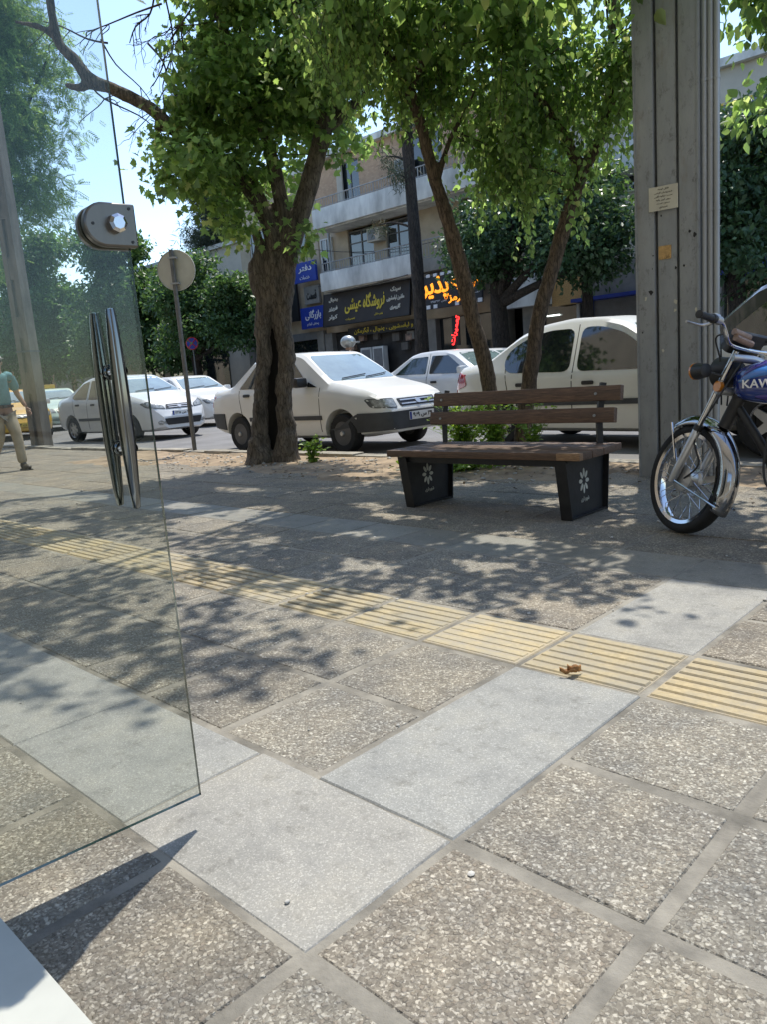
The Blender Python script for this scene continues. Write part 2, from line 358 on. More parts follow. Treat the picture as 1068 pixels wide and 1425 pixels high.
    def build(s, name, mats, parent=None, smooth=False, angle=40):
        me = bpy.data.meshes.new(name); me.from_pydata(s.v, [], s.f)
        bm = bmesh.new(); bm.from_mesh(me); bmesh.ops.remove_doubles(bm, verts=bm.verts[:], dist=1e-5)
        bmesh.ops.recalc_face_normals(bm, faces=bm.faces[:]) if len(bm.faces) == len(s.f) else None
        bm.to_mesh(me); bm.free()
        if len(me.polygons) == len(s.mi): me.polygons.foreach_set('material_index', s.mi)
        return link_mesh(name, me, mats, parent, smooth, angle)
def copy_tree(o, parent=None):
    c = o.copy(); COL.objects.link(c); c.parent = parent
    for ch in list(o.children): copy_tree(ch, c)
    return c
def smooth_path(pts, n=5):
    pts = [Vector(p) for p in pts]; out = []
    for i in range(len(pts)-1):
        p0, p1, p2, p3 = pts[max(i-1, 0)], pts[i], pts[i+1], pts[min(i+2, len(pts)-1)]
        for k in range(n):
            t = k/n; out.append(.5*((2*p1)+(p2-p0)*t+(2*p0-5*p1+4*p2-p3)*t*t+(3*p1-p0-3*p2+p3)*t**3))
    return out+[pts[-1]]
def lerp_list(vals, n):
    x = np.linspace(0, 1, len(vals)); return list(np.interp(np.linspace(0, 1, n), x, vals))
def eval_mesh(o):
    dg = bpy.context.evaluated_depsgraph_get(); me = bpy.data.meshes.new_from_object(o.evaluated_get(dg)); return me
def apply_mods(o):
    me = eval_mesh(o); old = o.data; o.modifiers.clear(); o.data = me; bpy.data.meshes.remove(old)

# Persian text, shaped with the joined letter forms
AF = {'ا': (0xFE8D, 2), 'آ': (0xFE81, 2), 'ب': (0xFE8F, 4), 'پ': (0xFB56, 4), 'ت': (0xFE95, 4), 'ج': (0xFE9D, 4), 'چ': (0xFB7A, 4), 'ح': (0xFEA1, 4), 'خ': (0xFEA5, 4), 'د': (0xFEA9, 2), 'ذ': (0xFEAB, 2), 'ر': (0xFEAD, 2), 'ز': (0xFEAF, 2), 'س': (0xFEB1, 4), 'ش': (0xFEB5, 4), 'ص': (0xFEB9, 4), 'ط': (0xFEC1, 4), 'ع': (0xFEC9, 4), 'ف': (0xFED1, 4), 'ق': (0xFED5, 4), 'ک': (0xFB8E, 4), 'گ': (0xFB92, 4), 'ل': (0xFEDD, 4), 'م': (0xFEE1, 4), 'ن': (0xFEE5, 4), 'و': (0xFEED, 2), 'ه': (0xFEE9, 4), 'ی': (0xFBFC, 4)}
def shape_fa(s):
    if not any(c in AF for c in s): return s
    out = []
    for i, c in enumerate(s):
        if c not in AF: out.append(c); continue
        b, n = AF[c]; pj = i > 0 and s[i-1] in AF and AF[s[i-1]][1] == 4; nj = i < len(s)-1 and s[i+1] in AF and n == 4
        out.append(chr(b+((3 if nj else 1) if pj else (2 if nj else 0))))
    return ''.join(reversed(out))
def text(name, s, width, height, mat, parent, mtx, depth=.01, bold=.0):
    cu = bpy.data.curves.new('t', 'FONT'); cu.body = shape_fa(s); cu.size = 1; cu.extrude = .01; cu.resolution_u = 3; cu.offset = bold; cu.space_line = .9
    o = bpy.data.objects.new('t', cu); COL.objects.link(o); bpy.context.view_layer.update(); me = eval_mesh(o)
    bpy.data.objects.remove(o); bpy.data.curves.remove(cu)
    n = len(me.vertices); co = np.empty(n*3); me.vertices.foreach_get('co', co); co = co.reshape(-1, 3)
    lo, hi = co.min(0), co.max(0); c = (lo+hi)/2; sx = width/(hi[0]-lo[0]); sy = (height/(hi[1]-lo[1])) if height else sx
    co = (co-c)*np.array([sx, sy, depth/.02]); me.vertices.foreach_set('co', co.ravel()); me.transform(mtx); me.update()
    me.materials.clear(); me.name = name
    return link_mesh(name, me, mat, parent)
FACE_MY = Matrix.Rotation(R_(90), 4, 'X')      # lettering that faces -Y
def TM(x, y, z, rot=0): return Matrix.Translation((x, y, z)) @ FACE_MY @ Matrix.Rotation(rot, 4, 'Z')

# ------------------------------------------------------------------ ground, pavement, road
def sheet(name, x0, x1, y0, y1, z, mat, nx=1, ny=1, h=None):
    vs = []; fs = []
    for j in range(ny+1):
        for i in range(nx+1):
            x = x0+(x1-x0)*i/nx; y = y0+(y1-y0)*j/ny; vs.append((x, y, z+(h(x, y) if h else 0)))
    for j in range(ny):
        for i in range(nx): a = j*(nx+1)+i; fs.append([a, a+1, a+nx+2, a+nx+1])
    mb = MB(); mb.add(vs, fs); o = mb.build(name, mat, None, bool(h), 180); return tag(o, kind='structure')
sheet('ground', -900, 900, -900, 900, -.25, 'far_pavement')
sheet('road', -300, 200, 6.78, 17.6, -.045, 'asphalt')
TX, X00 = .4425, -.99
xs_at = lambda k: X00+k*TX
rows = [(-1.02, 'a'), (-.585, 'a'), (-.15, 'a'), (.285, 'a'), (.718, 'g'), (1.140, 'a'), (1.578, 'a'), (2.034, 't'), (2.425, 'a'), (2.86, 'a'), (3.26, 'g'), (3.66, 'c'), (4.10, 'c'), (4.54, 'c'), (4.98, 'c'), (5.42, 'c'), (5.86, 'c'), (6.30, 'c')]
ends = [r[0] for r in rows[1:]]+[6.56]
sheet('pavement_bed', -60, 14, -1.05, 6.56, -.0028, 'grout', 1, 1)
def pavement():
    vs, fs, mi, tone = [], [], [], []
    def slab(x0, x1, y0, y1, m, t, g=.014):
        x0 += g; x1 -= g; y0 += g; y1 -= g; dz = random.uniform(-.0015, .002); e = .004; b = len(vs)
        j = lambda: random.uniform(-.003, .003)
        c = [(x0+j(), y0+j()), (x1+j(), y0+j()), (x1+j(), y1+j()), (x0+j(), y1+j())]; cx, cy = (x0+x1)/2, (y0+y1)/2
        tl = [random.uniform(-.0015, .0015) for _ in c]
        for (x, y) in c: vs.append((x, y, -.016))
        for (x, y), q in zip(c, tl): vs.append((x, y, dz+q-e))
        for (x, y), q in zip(c, tl): vs.append((x+e*(1 if x < cx else -1), y+e*(1 if y < cy else -1), dz+q))
        f = [[b+8, b+9, b+10, b+11]]
        for i in range(4): k = (i+1) % 4; f += [[b+i, b+k, b+4+k, b+4+i], [b+4+i, b+4+k, b+8+k, b+8+i]]
        fs.extend(f); mi.extend([m]*len(f)); tone.extend([t]*len(f))
    def tn(a=.1): 
        t = 1+random.uniform(-a, a); q = random.uniform(-.025, .025); return (t+q, t, t-q, 1)
    for (y0, k), y1 in zip(rows, ends):
        i = -128
        while i < 26:
            x0, x1 = xs_at(i), xs_at(i+1)
            if k == 'a':
                if i == -1 and y0 > 1:
                    if y0 in (1.140, 2.425): slab(x0, x1, y0, 2.034 if y0 < 2 else 3.26, 1, tn(.04), .003)
                else: slab(x0, x1, y0, y1, 0, tn(.09), .016)
            elif k in 'g':
                if y0 < 1: 
                    if i >= 0: slab(x0, x1, y0, y1, 0, tn(.09), .016)
                    else:
                        if i == -1: slab(-1.66, -.99, y0, y1, 1, tn(.03), .003)
                        elif i < -2 and i % 3 == 0: slab(-1.66+(i+3)/3*.665-.665, -1.66+(i+3)/3*.665, y0, y1, 1, tn(.05), .003)
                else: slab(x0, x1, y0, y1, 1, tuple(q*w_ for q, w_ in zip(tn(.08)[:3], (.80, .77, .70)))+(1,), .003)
            elif k == 't':
                t = tn(.07); slab(x0, x1, y0, y1, 2, t, .010); nr = 7; wd = (y1-y0-.03)/nr
                for r in range(nr):
                    b = len(vs); ya = y0+.015+r*wd+wd*.2; yb = ya+wd*.58; xa, xb = x0+.018, x1-.018
                    vs.extend([(xa, ya-.004, 0), (xb, ya-.004, 0), (xb, yb+.004, 0), (xa, yb+.004, 0), (xa+.004, ya, .005), (xb-.004, ya, .005), (xb-.004, yb, .005), (xa+.004, yb, .005)])
                    f = [[b+4, b+5, b+6, b+7]]+[[b+q, b+(q+1) % 4, b+4+(q+1) % 4, b+4+q] for q in range(4)]
                    fs.extend(f); mi.extend([2]*5); t2 = (t[0]*1.12, t[1]*1.1, t[2]*1.0, 1); tone.extend([t2]*5)
            elif k == 'c':
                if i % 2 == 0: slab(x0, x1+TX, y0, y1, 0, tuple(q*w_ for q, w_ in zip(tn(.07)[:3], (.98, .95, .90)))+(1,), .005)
            i += 1
    me = bpy.data.meshes.new('pavement'); me.from_pydata(vs, [], fs); me.polygons.foreach_set('material_index', mi)
    at = me.attributes.new('tone', 'FLOAT_COLOR', 'FACE'); at.data.foreach_set('color', np.array(tone, dtype=np.float32).ravel())
    o = link_mesh('pavement', me, ['exposed_aggregate', 'granite_slab', 'tactile_paving']); tag(o, kind='structure')
pavement()
def vnoise(x, y):
    s = 0
    for a, f, p in ((1, 1.1, .3), (.5, 2.7, 1.7), (.28, 6.1, 4.1), (.16, 13, .7)): s += a*math.sin(x*f+p+1.3*math.sin(y*f*.8))*math.sin(y*f*1.2+p*2+math.sin(x*f))
    return s
def soil_h(x, y):
    e = 5.28+.22*math.sin(x*1.3)+.12*math.sin(x*3.9+1)+.05*math.sin(x*11)+ (.55 if x > -3.2 else 0)
    t = max(-1, min(1, (y-e)/.18)); edge = min(1, max(0, (x+12.6)/.5))
    return .020*t - .006 + .012*vnoise(x*2, y*2)*max(0, t) - (1-edge)*.05
sheet('tree_bed_soil', -13, 3, 4.85, 6.555, 0, 'soil', 360, 46, soil_h)
def kerb():
    mb = MB(); x = -60; r = random.Random(3)
    while x < 12:
        l = r.uniform(.55, .8); z = .035+r.uniform(-.012, .02)
        mb.box((x, 6.565+r.uniform(-.01, .01), -.3), (x+l-.012, 6.775, z), bev=.018); x += l
    tag(mb.build('kerb', 'kerb_stone', None, True, 50), kind='structure')
    mb = MB(); x = -90
    while x < 30: mb.box((x, 17.6, -.3), (x+.985, 17.8, .09), bev=.015); x += 1
    tag(mb.build('far_kerb', 'kerb_stone', None, True, 50), kind='structure')
kerb()
mb = MB(); mb.box((-120, 17.8, -.3), (60, 26, .07)); tag(mb.build('far_pavement', 'far_pavement'), kind='structure')
mb = MB(); mb.box((-9, -.9, -.2), (6, .385, .045), bev=.006); tag(mb.build('threshold_step', 'white_marble', None, True), kind='structure')

# ------------------------------------------------------------------ foliage
def tpl_fan(out, fold=0):
    v = [(0, 0, 0)]+[(x, y, abs(x)*fold) for x, y in out]; n = len(out)
    return np.array(v), [[0, i+1, (i+1) % n+1] for i in range(n)]
def mirror(h): return h+[(-x, y) for x, y in reversed(h) if x > 1e-6]
_pl = mirror([(0, -.02), (.16, -.1), (.24, .02), (.50, .06), (.36, .22), (.56, .52), (.27, .46), (.24, .62), (0, 1.0)])
T_PLANE = tpl_fan([(x, y-.3) for x, y in _pl], .22); T_PLANE[0][:, 1] += .3
T_OVATE = (np.array([(0, 0, 0), (.26, .16, .09), (.36, .42, .12), (.22, .72, .07), (0, 1.02, -.06), (-.22, .72, .07), (-.36, .42, .12), (-.26, .16, .09), (0, .45, 0)]), [[0, 1, 2, 8], [8, 2, 3, 4], [8, 4, 5, 6], [0, 8, 6, 7]])
T_SMALL = (np.array([(0, 0, 0), (.28, .45, .08), (0, 1, 0), (-.28, .45, .08)]), [[0, 1, 2], [0, 2, 3]])
T_NEEDLE = (np.array([(0, 0, 0), (.05, .5, 0), (0, 1, 0), (-.05, .5, .02)]), [[0, 1, 2], [0, 2, 3]])
def tpl_pinnate(n=7):
    v, f = [], []
    for i in range(n):
        y = .12+.8*i/n
        for s in (-1, 1):
            b = len(v); L_ = .26*(1-.4*abs(i/n-.4)); v += [(0, y, 0), (s*L_*.45, y+.02, .02), (s*L_, y+.11, -.04), (s*L_*.5, y+.11, .02)]; f += [[b, b+1, b+2], [b, b+2, b+3]]
    return np.array(v), f
T_PINN = tpl_pinnate()
def leaves(name, P, A, S, tpl, mat, parent, tilt=.6, roll=None):
    """P points, A axis directions, S sizes"""
    n = len(P); A = A/np.linalg.norm(A, axis=1, keepdims=True)
    nn = np.tile(np.array([0, 0, 1.]), (n, 1))+rng.normal(0, tilt, (n, 3))
    X = np.cross(A, nn); X /= np.linalg.norm(X, axis=1, keepdims=True)+1e-9; Z = np.cross(X, A)
    V, F = tpl; k = len(V)
    co = (P[:, None, :]+S[:, None, None]*(V[None, :, 0, None]*X[:, None, :]+V[None, :, 1, None]*A[:, None, :]+V[None, :, 2, None]*Z[:, None, :])).reshape(-1, 3)
    me = bpy.data.meshes.new(name); me.vertices.add(n*k); me.vertices.foreach_set('co', co.astype(np.float32).ravel())
    fl = np.array([i for f in F for i in f]); ln = np.array([len(f) for f in F])
    idx = (np.arange(n)[:, None]*k+fl[None, :]).ravel(); tot = np.tile(ln, n)
    me.loops.add(len(idx)); me.loops.foreach_set('vertex_index', idx.astype(np.int32))
    me.polygons.add(len(tot)); st = np.concatenate([[0], np.cumsum(tot)[:-1]]); me.polygons.foreach_set('loop_start', st.astype(np.int32)); me.polygons.foreach_set('loop_total', tot.astype(np.int32))
    me.update(calc_edges=True); me.validate()
    return link_mesh(name, me, mat, parent)
def crown_points(blobs, nclus, per, spread, shell=.55, hole=.35, split=5):
    """leaf clusters in a union of ellipsoids, each broken into uneven clumps: returns cluster centres, points, outward directions"""
    if split:
        nb = []
        for c, r in blobs:
            m = max(3, int(split*(1+np.prod(r)**.34)))
            for k in range(m):
                d = rng.normal(0, 1, 3); d /= np.linalg.norm(d); q = np.array(c)+d*np.array(r)*(.35+.65*rng.random())*.86; f = .26+.26*rng.random(); nb.append((tuple(q), tuple(np.array(r)*f*np.array([1.15, 1.15, .8]))))
        blobs = nb
    w_ = np.array([np.prod(b[1])**.75 for b in blobs]); w_ = w_/w_.sum(); C, O = [], []
    for (c, r), q in zip(blobs, w_):
        m = max(3, int(nclus*q*1.6)); d = rng.normal(0, 1, (m, 3)); d /= np.linalg.norm(d, axis=1, keepdims=True)
        rad = shell+(1-shell)*rng.random(m)**.7; rad = np.where(rng.random(m) < .25, rng.random(m), rad)
        lump = 1+.16*np.sin(d[:, 0]*5+c[0])*np.sin(d[:, 1]*4+c[1]*2)+.12*np.sin(d[:, 2]*7+c[2])
        p = np.array(c)+d*np.array(r)*(rad*lump)[:, None]
        h = np.sin(p[:, 0]*2.3+1)+np.sin(p[:, 1]*2.7+.4)+np.sin(p[:, 2]*3.1+2)+.6*np.sin(p[:, 0]*5.1+p[:, 2]*4.3); keep = h > -1.7+hole*2-rng.random(m)*.8
        C.append(p[keep]); O.append(d[keep])
    C = np.concatenate(C); O = np.concatenate(O)
    if len(C) > nclus: s = rng.permutation(len(C))[:nclus]; C = C[s]; O = O[s]
    m = len(C); P = np.repeat(C, per, 0)+rng.normal(0, spread, (m*per, 3))*np.array([1, 1, .75]); D = np.repeat(O, per, 0)
    return C, O, P, D
# openings in the canopy that let the sun through, given by the sunlit ground they make
GAPS = [(-4.95, 3.35, .42, .60), (-5.1, 2.2, .36, .28), (-7.5, 3.2, .45, .45), (-2.2, 2.38, .32, .12), (-3.3, 4.25, .45, .17), (-3.7, 3.88, .35, .13), (-1.25, 3.5, .55, .65), (-1.85, 4.35, .35, .22), (-2.9, 2.75, .3, .14), (-7.2, 5.15, .45, .22), (-9.3, 4.1, 1.0, .7), (-4.3, 4.75, .3, .15), (-2.0, 5.2, .3, .2), (-6.1, 2.5, .3, .2), (-2.75, 1.1, .3, .12), (-5.6, 5.3, .4, .15), (-1.1, 1.3, 1.0, .95), (-.55, 2.3, .7, .55), (-1.5, 1.0, .3, .3), (-3.0, 5.3, .6, .30), (-2.9, 4.75, .28, .15), (-1.9, 4.8, .3, .2), (-4.1, 5.25, .3, .2), (-3.5, 3.3, .3, .09), (-6.2, 4.3, .5, .2), (-2.55, 3.6, .25, .12), (-5.9, 3.5, .3, .2), (-2.3, 3.05, .22, .10), (-3.9, 2.9, .25, .12), (-4.2, 4.1, .3, .15)]
KC = math.cos(SUN_EL)/math.sin(SUN_EL)
def crown(name, blobs, nclus, per, spread, size, tpl, mat, parent, droop=.5, tilt=.6, svar=.25, shell=.55, hole=.35):
    C, O, P, D = crown_points(blobs, nclus, per, spread, shell, hole)
    if parent.location.y < 7.2 and parent.location.x > -12:
        W_ = P+np.array(parent.location); gx = W_[:, 0]-SUN_DIR.x*KC*W_[:, 2]; gy = W_[:, 1]-SUN_DIR.y*KC*W_[:, 2]; kp = np.ones(len(P), bool)
        for x, y, a, b in GAPS: kp &= (((gx-x)/a)**2+((gy-y)/b)**2 > .6+.6*rng.random(len(P))) | (rng.random(len(P)) < .015)
        P, D = P[kp], D[kp]
    A = D*.5+rng.normal(0, .6, P.shape); A[:, 2] -= droop
    S = size*(1+rng.normal(0, svar, len(P))).clip(.45, 1.6)
    o = leaves(name, P, A, S, tpl, mat, parent, tilt); return C, O, o
def twigs(name, C, anchors, mat, parent, n=60, r0=.012, r1=.004):
    mb = MB(); an = [Vector(a) for a in anchors]; idx = rng.permutation(len(C))[:n]
    for q, i in enumerate(idx):
        c = Vector(C[i]); a = min(an, key=lambda p: (p-c).length+.25*max(0, p.z-c.z)); d = c-a
        if d.length < .05: continue
        k = Vector(rng.normal(0, .1*d.length, 3)); up = Vector((0, 0, .12*d.length))
        mb.tube(smooth_path([a, a+d*.35+k+up, a+d*.7+k*.6+up*.6, c], 3), lerp_list([r0*min(1.6, .6+d.length*.5), r1], 10), 5, cap=False)
    return tag(mb.build(name, mat, parent, True, 180), kind='stuff')

# ---- hollow plane tree by the kerb
PT = empty('plane_tree', G(381, 643), 0, 'old tree with a hollow split trunk and lobed leaves, left of the bench', 'tree')
BT = G(381, 643); DT = (BT-CAM).dot(F0); T0 = Vector(BT); wl = lambda p: p-T0
def trunk_mesh(name, tubes, mat, parent, voxel=.03, jig=.012, seed=1):
    mb = MB()
    for pts, rads, n in tubes:
        sp = smooth_path(pts, 5); mb.tube(sp, lerp_list(rads, len(sp)), n)
    o = mb.build(name, mat, parent, True, 180)
    md = o.modifiers.new('r', 'REMESH'); md.mode = 'VOXEL'; md.voxel_size = voxel
    t = bpy.data.textures.new('b', 'CLOUDS'); t.noise_scale = .16; t.noise_depth = 3
    d = o.modifiers.new('d', 'DISPLACE'); d.texture = t; d.strength = jig*5; d.mid_level = .5; d.texture_coords = 'LOCAL'
    s = o.modifiers.new('s', 'SMOOTH'); s.factor = .4; s.iterations = 2
    apply_mods(o); o.data.polygons.foreach_set('use_smooth', [True]*len(o.data.polygons)); o.data.materials.clear(); o.data.materials.append(M[mat]); return o
q = lambda x, y, d=0: wl(PD(x, y, DT+d))
main = [([q(361, 650), q(361, 600), q(362, 540), q(367, 500), q(365, 460), q(370, 425), q(370, 390), q(384, 350)], [.20, .105, .092, .092, .10, .112, .115, .105], 16),
        ([q(398, 650), q(398, 600), q(395, 540), q(399, 500), q(393, 460), q(393, 425), q(396, 390), q(406, 340)], [.21, .115, .105, .105, .11, .118, .118, .105], 16),
        ([q(366, 415), q(355, 385), q(362, 350), q(355, 320)], [.08, .10, .08, .05], 12),
        ([q(381, 432), q(386, 380), q(400, 340)], [.11, .14, .11], 14)]
trunk_mesh('trunk', main, 'bark_plane', PT, .02, .016)
trunk_mesh('hollow', [([q(380, 652, .30), q(380, 540, .28), q(380, 480, .24), q(380, 432, .12)], [.18, .15, .14, .13], 14)], 'dark_cavity', PT, .03, .004)  # near-black back column: shade inside the trunk split put into its colour
limb = [([q(400, 350), q(420, 290), q(440, 220), q(455, 160), q(470, 110), q(480, 30), q(485, -60)], [.14, .12, .11, .10, .085, .07, .05], 10),
        ([q(452, 180), q(480, 155), q(502, 135), q(520, 80)], [.09, .075, .06, .04], 9),
        ([q(385, 350), q(370, 300), q(345, 260), q(310, 232), q(280, 208), q(250, 185), q(238, 178), q(215, 155), q(190, 140), q(152, 122), q(126, 112), q(105, 85), q(82, 60), q(72, 20), q(62, -60)], [.12, .11, .10, .095, .085, .085, .08, .075, .075, .07, .085, .065, .06, .05, .04], 10),
        ([q(126, 112), q(112, 122), q(90, 118)], [.06, .05, .03], 8), ([q(250, 182), q(228, 178), q(215, 177)], [.05, .055, .05], 8),
        ([q(400, 345), q(385, 250), q(360, 160), q(330, 90), q(300, 10), q(290, -60)], [.10, .09, .075, .06, .05, .03], 9),
        ([q(82, 60), q(60, 40), q(20, 30)], [.045, .035, .02], 7)]
trunk_mesh('limb', limb, 'bark_plane', PT, .022, .006)
def blob(x, y, D, rx, ry, rz, base): return (tuple(PD(x, y, D)-base), (rx, ry, rz))
pb = [blob(300, 230, DT-.2, .85, .8, .75, T0), blob(375, 255, DT+.5, .6, .7, .5, T0), blob(350, 130, DT, 1.0, 1.0, .8, T0), blob(440, 120, DT, .9, 1.0, .9, T0), blob(400, 20, DT, 1.3, 1.3, .9, T0), blob(300, 60, DT+.3, .6, .7, .6, T0),
      blob(420, 330, DT-.3, .22, .3, .25, T0), blob(215, 30, DT+.3, .25, .3, .2, T0), blob(230, 95, DT+.2, .22, .25, .2, T0), blob(485, 200, DT+.2, .35, .4, .35, T0), blob(500, 90, DT+.4, .5, .5, .5, T0), blob(225, 215, DT, .35, .35, .28, T0), blob(265, 130, DT, .4, .4, .4, T0), blob(300, 300, DT-.2, .5, .5, .28, T0), blob(350, 315, DT-.2, .4, .45, .22, T0), blob(245, 265, DT-.1, .4, .45, .25, T0), blob(290, 170, DT, .45, .5, .4, T0), blob(230, 130, DT, .16, .2, .16, T0), blob(255, 205, DT-.2, .3, .3, .3, T0), blob(210, 240, DT+.2, .2, .25, .14, T0)]
C_, O_, o_ = crown('crown', pb, 2300, 8, .12, .084, T_PLANE, 'leaf_plane', PT, .55, .65, shell=.45, hole=.46)
crown('crown', [blob(430, -110, DT-.4, 1.6, 1.6, .9, T0), blob(330, -170, DT-.8, 1.5, 1.7, .9, T0), blob(200, -150, DT-.3, 1.3, 1.3, .8, T0)], 420, 7, .14, .125, T_PLANE, 'leaf_plane', PT, .55, .65, shell=.4, hole=.62)
lp = [p for t in limb for p in t[0]]
twigs('twig', C_, lp, 'twig', PT, 110)
# bare dead twigs hanging in the sky gap
mb = MB(); rr = random.Random(5)
def bare(p0, p1, lv, r):
    d = p1-p0; L_ = d.length; k = Vector((rr.gauss(0, .07), rr.gauss(0, .07), rr.gauss(0, .05)))*L_; pts = smooth_path([p0, p0+d*.35+k, p0+d*.7-k*.4, p1], 3); mb.tube(pts, lerp_list([r, r*.45], len(pts)), 4, cap=False)
    if lv:
        for j in range(rr.randint(3, 6)):
            a = pts[rr.randint(2, len(pts)-1)]; v = (d.normalized()*rr.uniform(.3, .9)+Vector((rr.gauss(0, .5), rr.gauss(0, .5), rr.gauss(-.25, .5))))*L_*rr.uniform(.25, .55); bare(a, a+v, lv-1, r*.55)
for a, b, l in [((300, -20), (225, 130), 2), ((228, -10), (232, 175), 2), ((350, 25), (250, 35), 2), ((250, 36), (212, 120), 2), ((225, 5), (120, 45), 1), ((140, 55), (215, 150), 2), ((125, 118), (215, 178), 1), ((205, 60), (250, 140), 1), ((280, 60), (240, 120), 2), ((215, -10), (180, 60), 2), ((150, 60), (60, 30), 1)]:
    bare(q(*a), q(*b), l, .013)
mb.build('dead_twigs', 'twig', PT, True, 180)

# ---- two slender mulberry trees behind the bench
def mulberry(base, pts, rads, blobs, label, extra=(), n=1500):
    B = G(*base); D = (B-CAM).dot(F0); T = empty('mulberry_tree', B, 0, label, 'tree', 'slender street trees behind the bench')
    Q = lambda p: PD(p[0], p[1], D+(p[2] if len(p) > 2 else 0))-B
    tubes = [([Q(p) for p in pts], [r*.74 for r in rads], 12)]+[([Q(p) for p in e[0]], e[1], 9) for e in extra]
    trunk_mesh('trunk', tubes, 'bark_mulberry', T, .02, .006)
    bl = [(tuple(PD(x, y, D+d)-B), r) for x, y, d, r in blobs]
    vis = [b for b, q_ in zip(bl, blobs) if q_[1] > -80]; hid = [b for b, q_ in zip(bl, blobs) if q_[1] <= -80]
    C, O, o = crown('crown', vis, int(n*.74), 9, .14, .062, T_OVATE, 'leaf_mulberry', T, 1.0, .55, shell=.4, hole=.42)
    low = C[(C[:, 2] < np.percentile(C[:, 2], 55))]; low = low[rng.permutation(len(low))[:int(n*.05)]]; SP, SA = [], []; mb = MB()
    for c in low:
        l = rng.uniform(.3, .75); dx = rng.normal(0, .12, 2); sp = [Vector((c[0]+dx[0]*t*l*2, c[1]+dx[1]*t*l*2, c[2]-l*t)) for t in np.linspace(0, 1, 7)]; mb.tube(sp, lerp_list([.004, .0015], 7), 4, cap=False)
        for k in range(int(l/.045)):
            t = (k+1)/(l/.045); a = k*2.6+c[0]*9; SP.append([c[0]+dx[0]*t*l*2, c[1]+dx[1]*t*l*2, c[2]-l*t]); SA.append([math.cos(a)*.7, math.sin(a)*.7, -.9])
    tag(mb.build('hanging_twigs', 'twig', T, True, 180), kind='stuff'); leaves('hanging_leaves', np.array(SP), np.array(SA), rng.uniform(.05, .085, len(SP)), T_OVATE, 'leaf_mulberry', T, .5)
    crown('crown', hid, int(n*.22), 8, .17, .11, T_OVATE, 'leaf_mulberry', T, .8, .6, shell=.3, hole=.66)
    twigs('twig', C, [p for t in tubes for p in smooth_path(t[0], 3)[4:]], 'twig', T, 120, .011, .003)
    return T
OVER = [((-3.5, 3.55, 5.9), (1.1, .75, .45)), ((-5.2, 3.7, 6.0), (1.1, .8, .45)), ((-7.2, 3.9, 6.2), (1.2, .9, .5)), ((-4.3, 3.0, 6.1), (.9, .5, .35))]
TM1 = mulberry((692, 641), [(692, 645), (690, 590), (682, 540), (672, 490), (660, 450), (645, 385), (625, 310), (603, 240), (590, 185), (575, 140), (555, 95), (540, 70), (528, 0), (515, -120)], [.15, .12, .115, .11, .11, .115, .10, .085, .08, .072, .065, .06, .05, .03],
         [(540, 60, 0, (.65, .8, .55)), (610, 20, -.3, (.9, .9, .6)), (590, 110, .2, (.5, .6, .45)), (480, -60, -.5, (1.2, 1.2, .8)), (600, -150, -.8, (1.6, 1.6, .9)), (500, 20, 0, (.5, .6, .4)), (640, 150, .2, (.45, .5, .5)), (690, 215, .1, (.30, .35, .42)), (560, 175, .1, (.28, .3, .3)), (520, -220, -2.0, (1.7, 1.5, .8)), (660, -160, -2.2, (1.5, 1.4, .7))],
         'slender tree behind the bench, its trunk curving up to the left', [([(568, 130), (600, 60), (640, -20), (680, -150)], [.05, .045, .04, .02]), ([(610, 250), (625, 200), (650, 150), (680, 90)], [.03, .025, .02, .012])], 1900)
mulberry((727, 640), [(727, 645), (730, 590), (738, 530), (745, 480), (752, 435), (768, 380), (785, 320), (800, 272), (815, 235), (840, 180), (850, 100), (855, 0), (860, -120)], [.14, .12, .11, .105, .105, .10, .10, .095, .08, .07, .06, .05, .03],
         [(760, 110, 0, (.85, .8, .75)), (720, 205, .1, (.55, .6, .5)), (660, 235, 0, (.22, .25, .30)), (770, 235, .1, (.4, .45, .3)), (830, 100, -.2, (.55, .6, .6)), (700, 60, -.1, (.75, .8, .6)), (800, 20, -.4, (1.0, .9, .6)), (690, 170, -.3, (.35, .4, .5)), (850, 180, -.3, (.28, .35, .35)), (790, -90, -.9, (1.5, 1.4, .8)), (880, 60, -.9, (.42, .5, .45)), (915, 110, -1.9, (.20, .3, .24)), (905, 165, -1.9, (.13, .2, .16)), (935, 60, -2.0, (.2, .3, .2)), (960, 130, -2.0, (.10, .12, .06)), (760, -220, -2.3, (1.7, 1.6, .8)), (900, -120, -2.1, (1.1, 1.1, .6))],
         'slender tree behind the bench, its trunk tilting right in front of the cream saloon', [([(812, 240), (780, 180), (740, 120), (700, 60)], [.06, .05, .04, .025]), ([(845, 160), (880, 90), (915, 30)], [.04, .035, .02])], 2300)

tb = TM1.location
mb = MB()
for c, r in OVER[:3]:
    a = Vector((-5.95, 6.5, 5.3)); c = Vector(c); mb.tube(smooth_path([a-tb, (a*.6+c*.4)+Vector((0, 0, .35))-tb, c-tb], 5), lerp_list([.05, .02], 11), 8, cap=False)
mb.build('bough', 'bark_mulberry', TM1, True, 180)
crown('crown', [(tuple(Vector(c)-tb), r) for c, r in OVER], 330, 8, .17, .10, T_OVATE, 'leaf_mulberry', TM1, .8, .6, shell=.2, hole=.6)

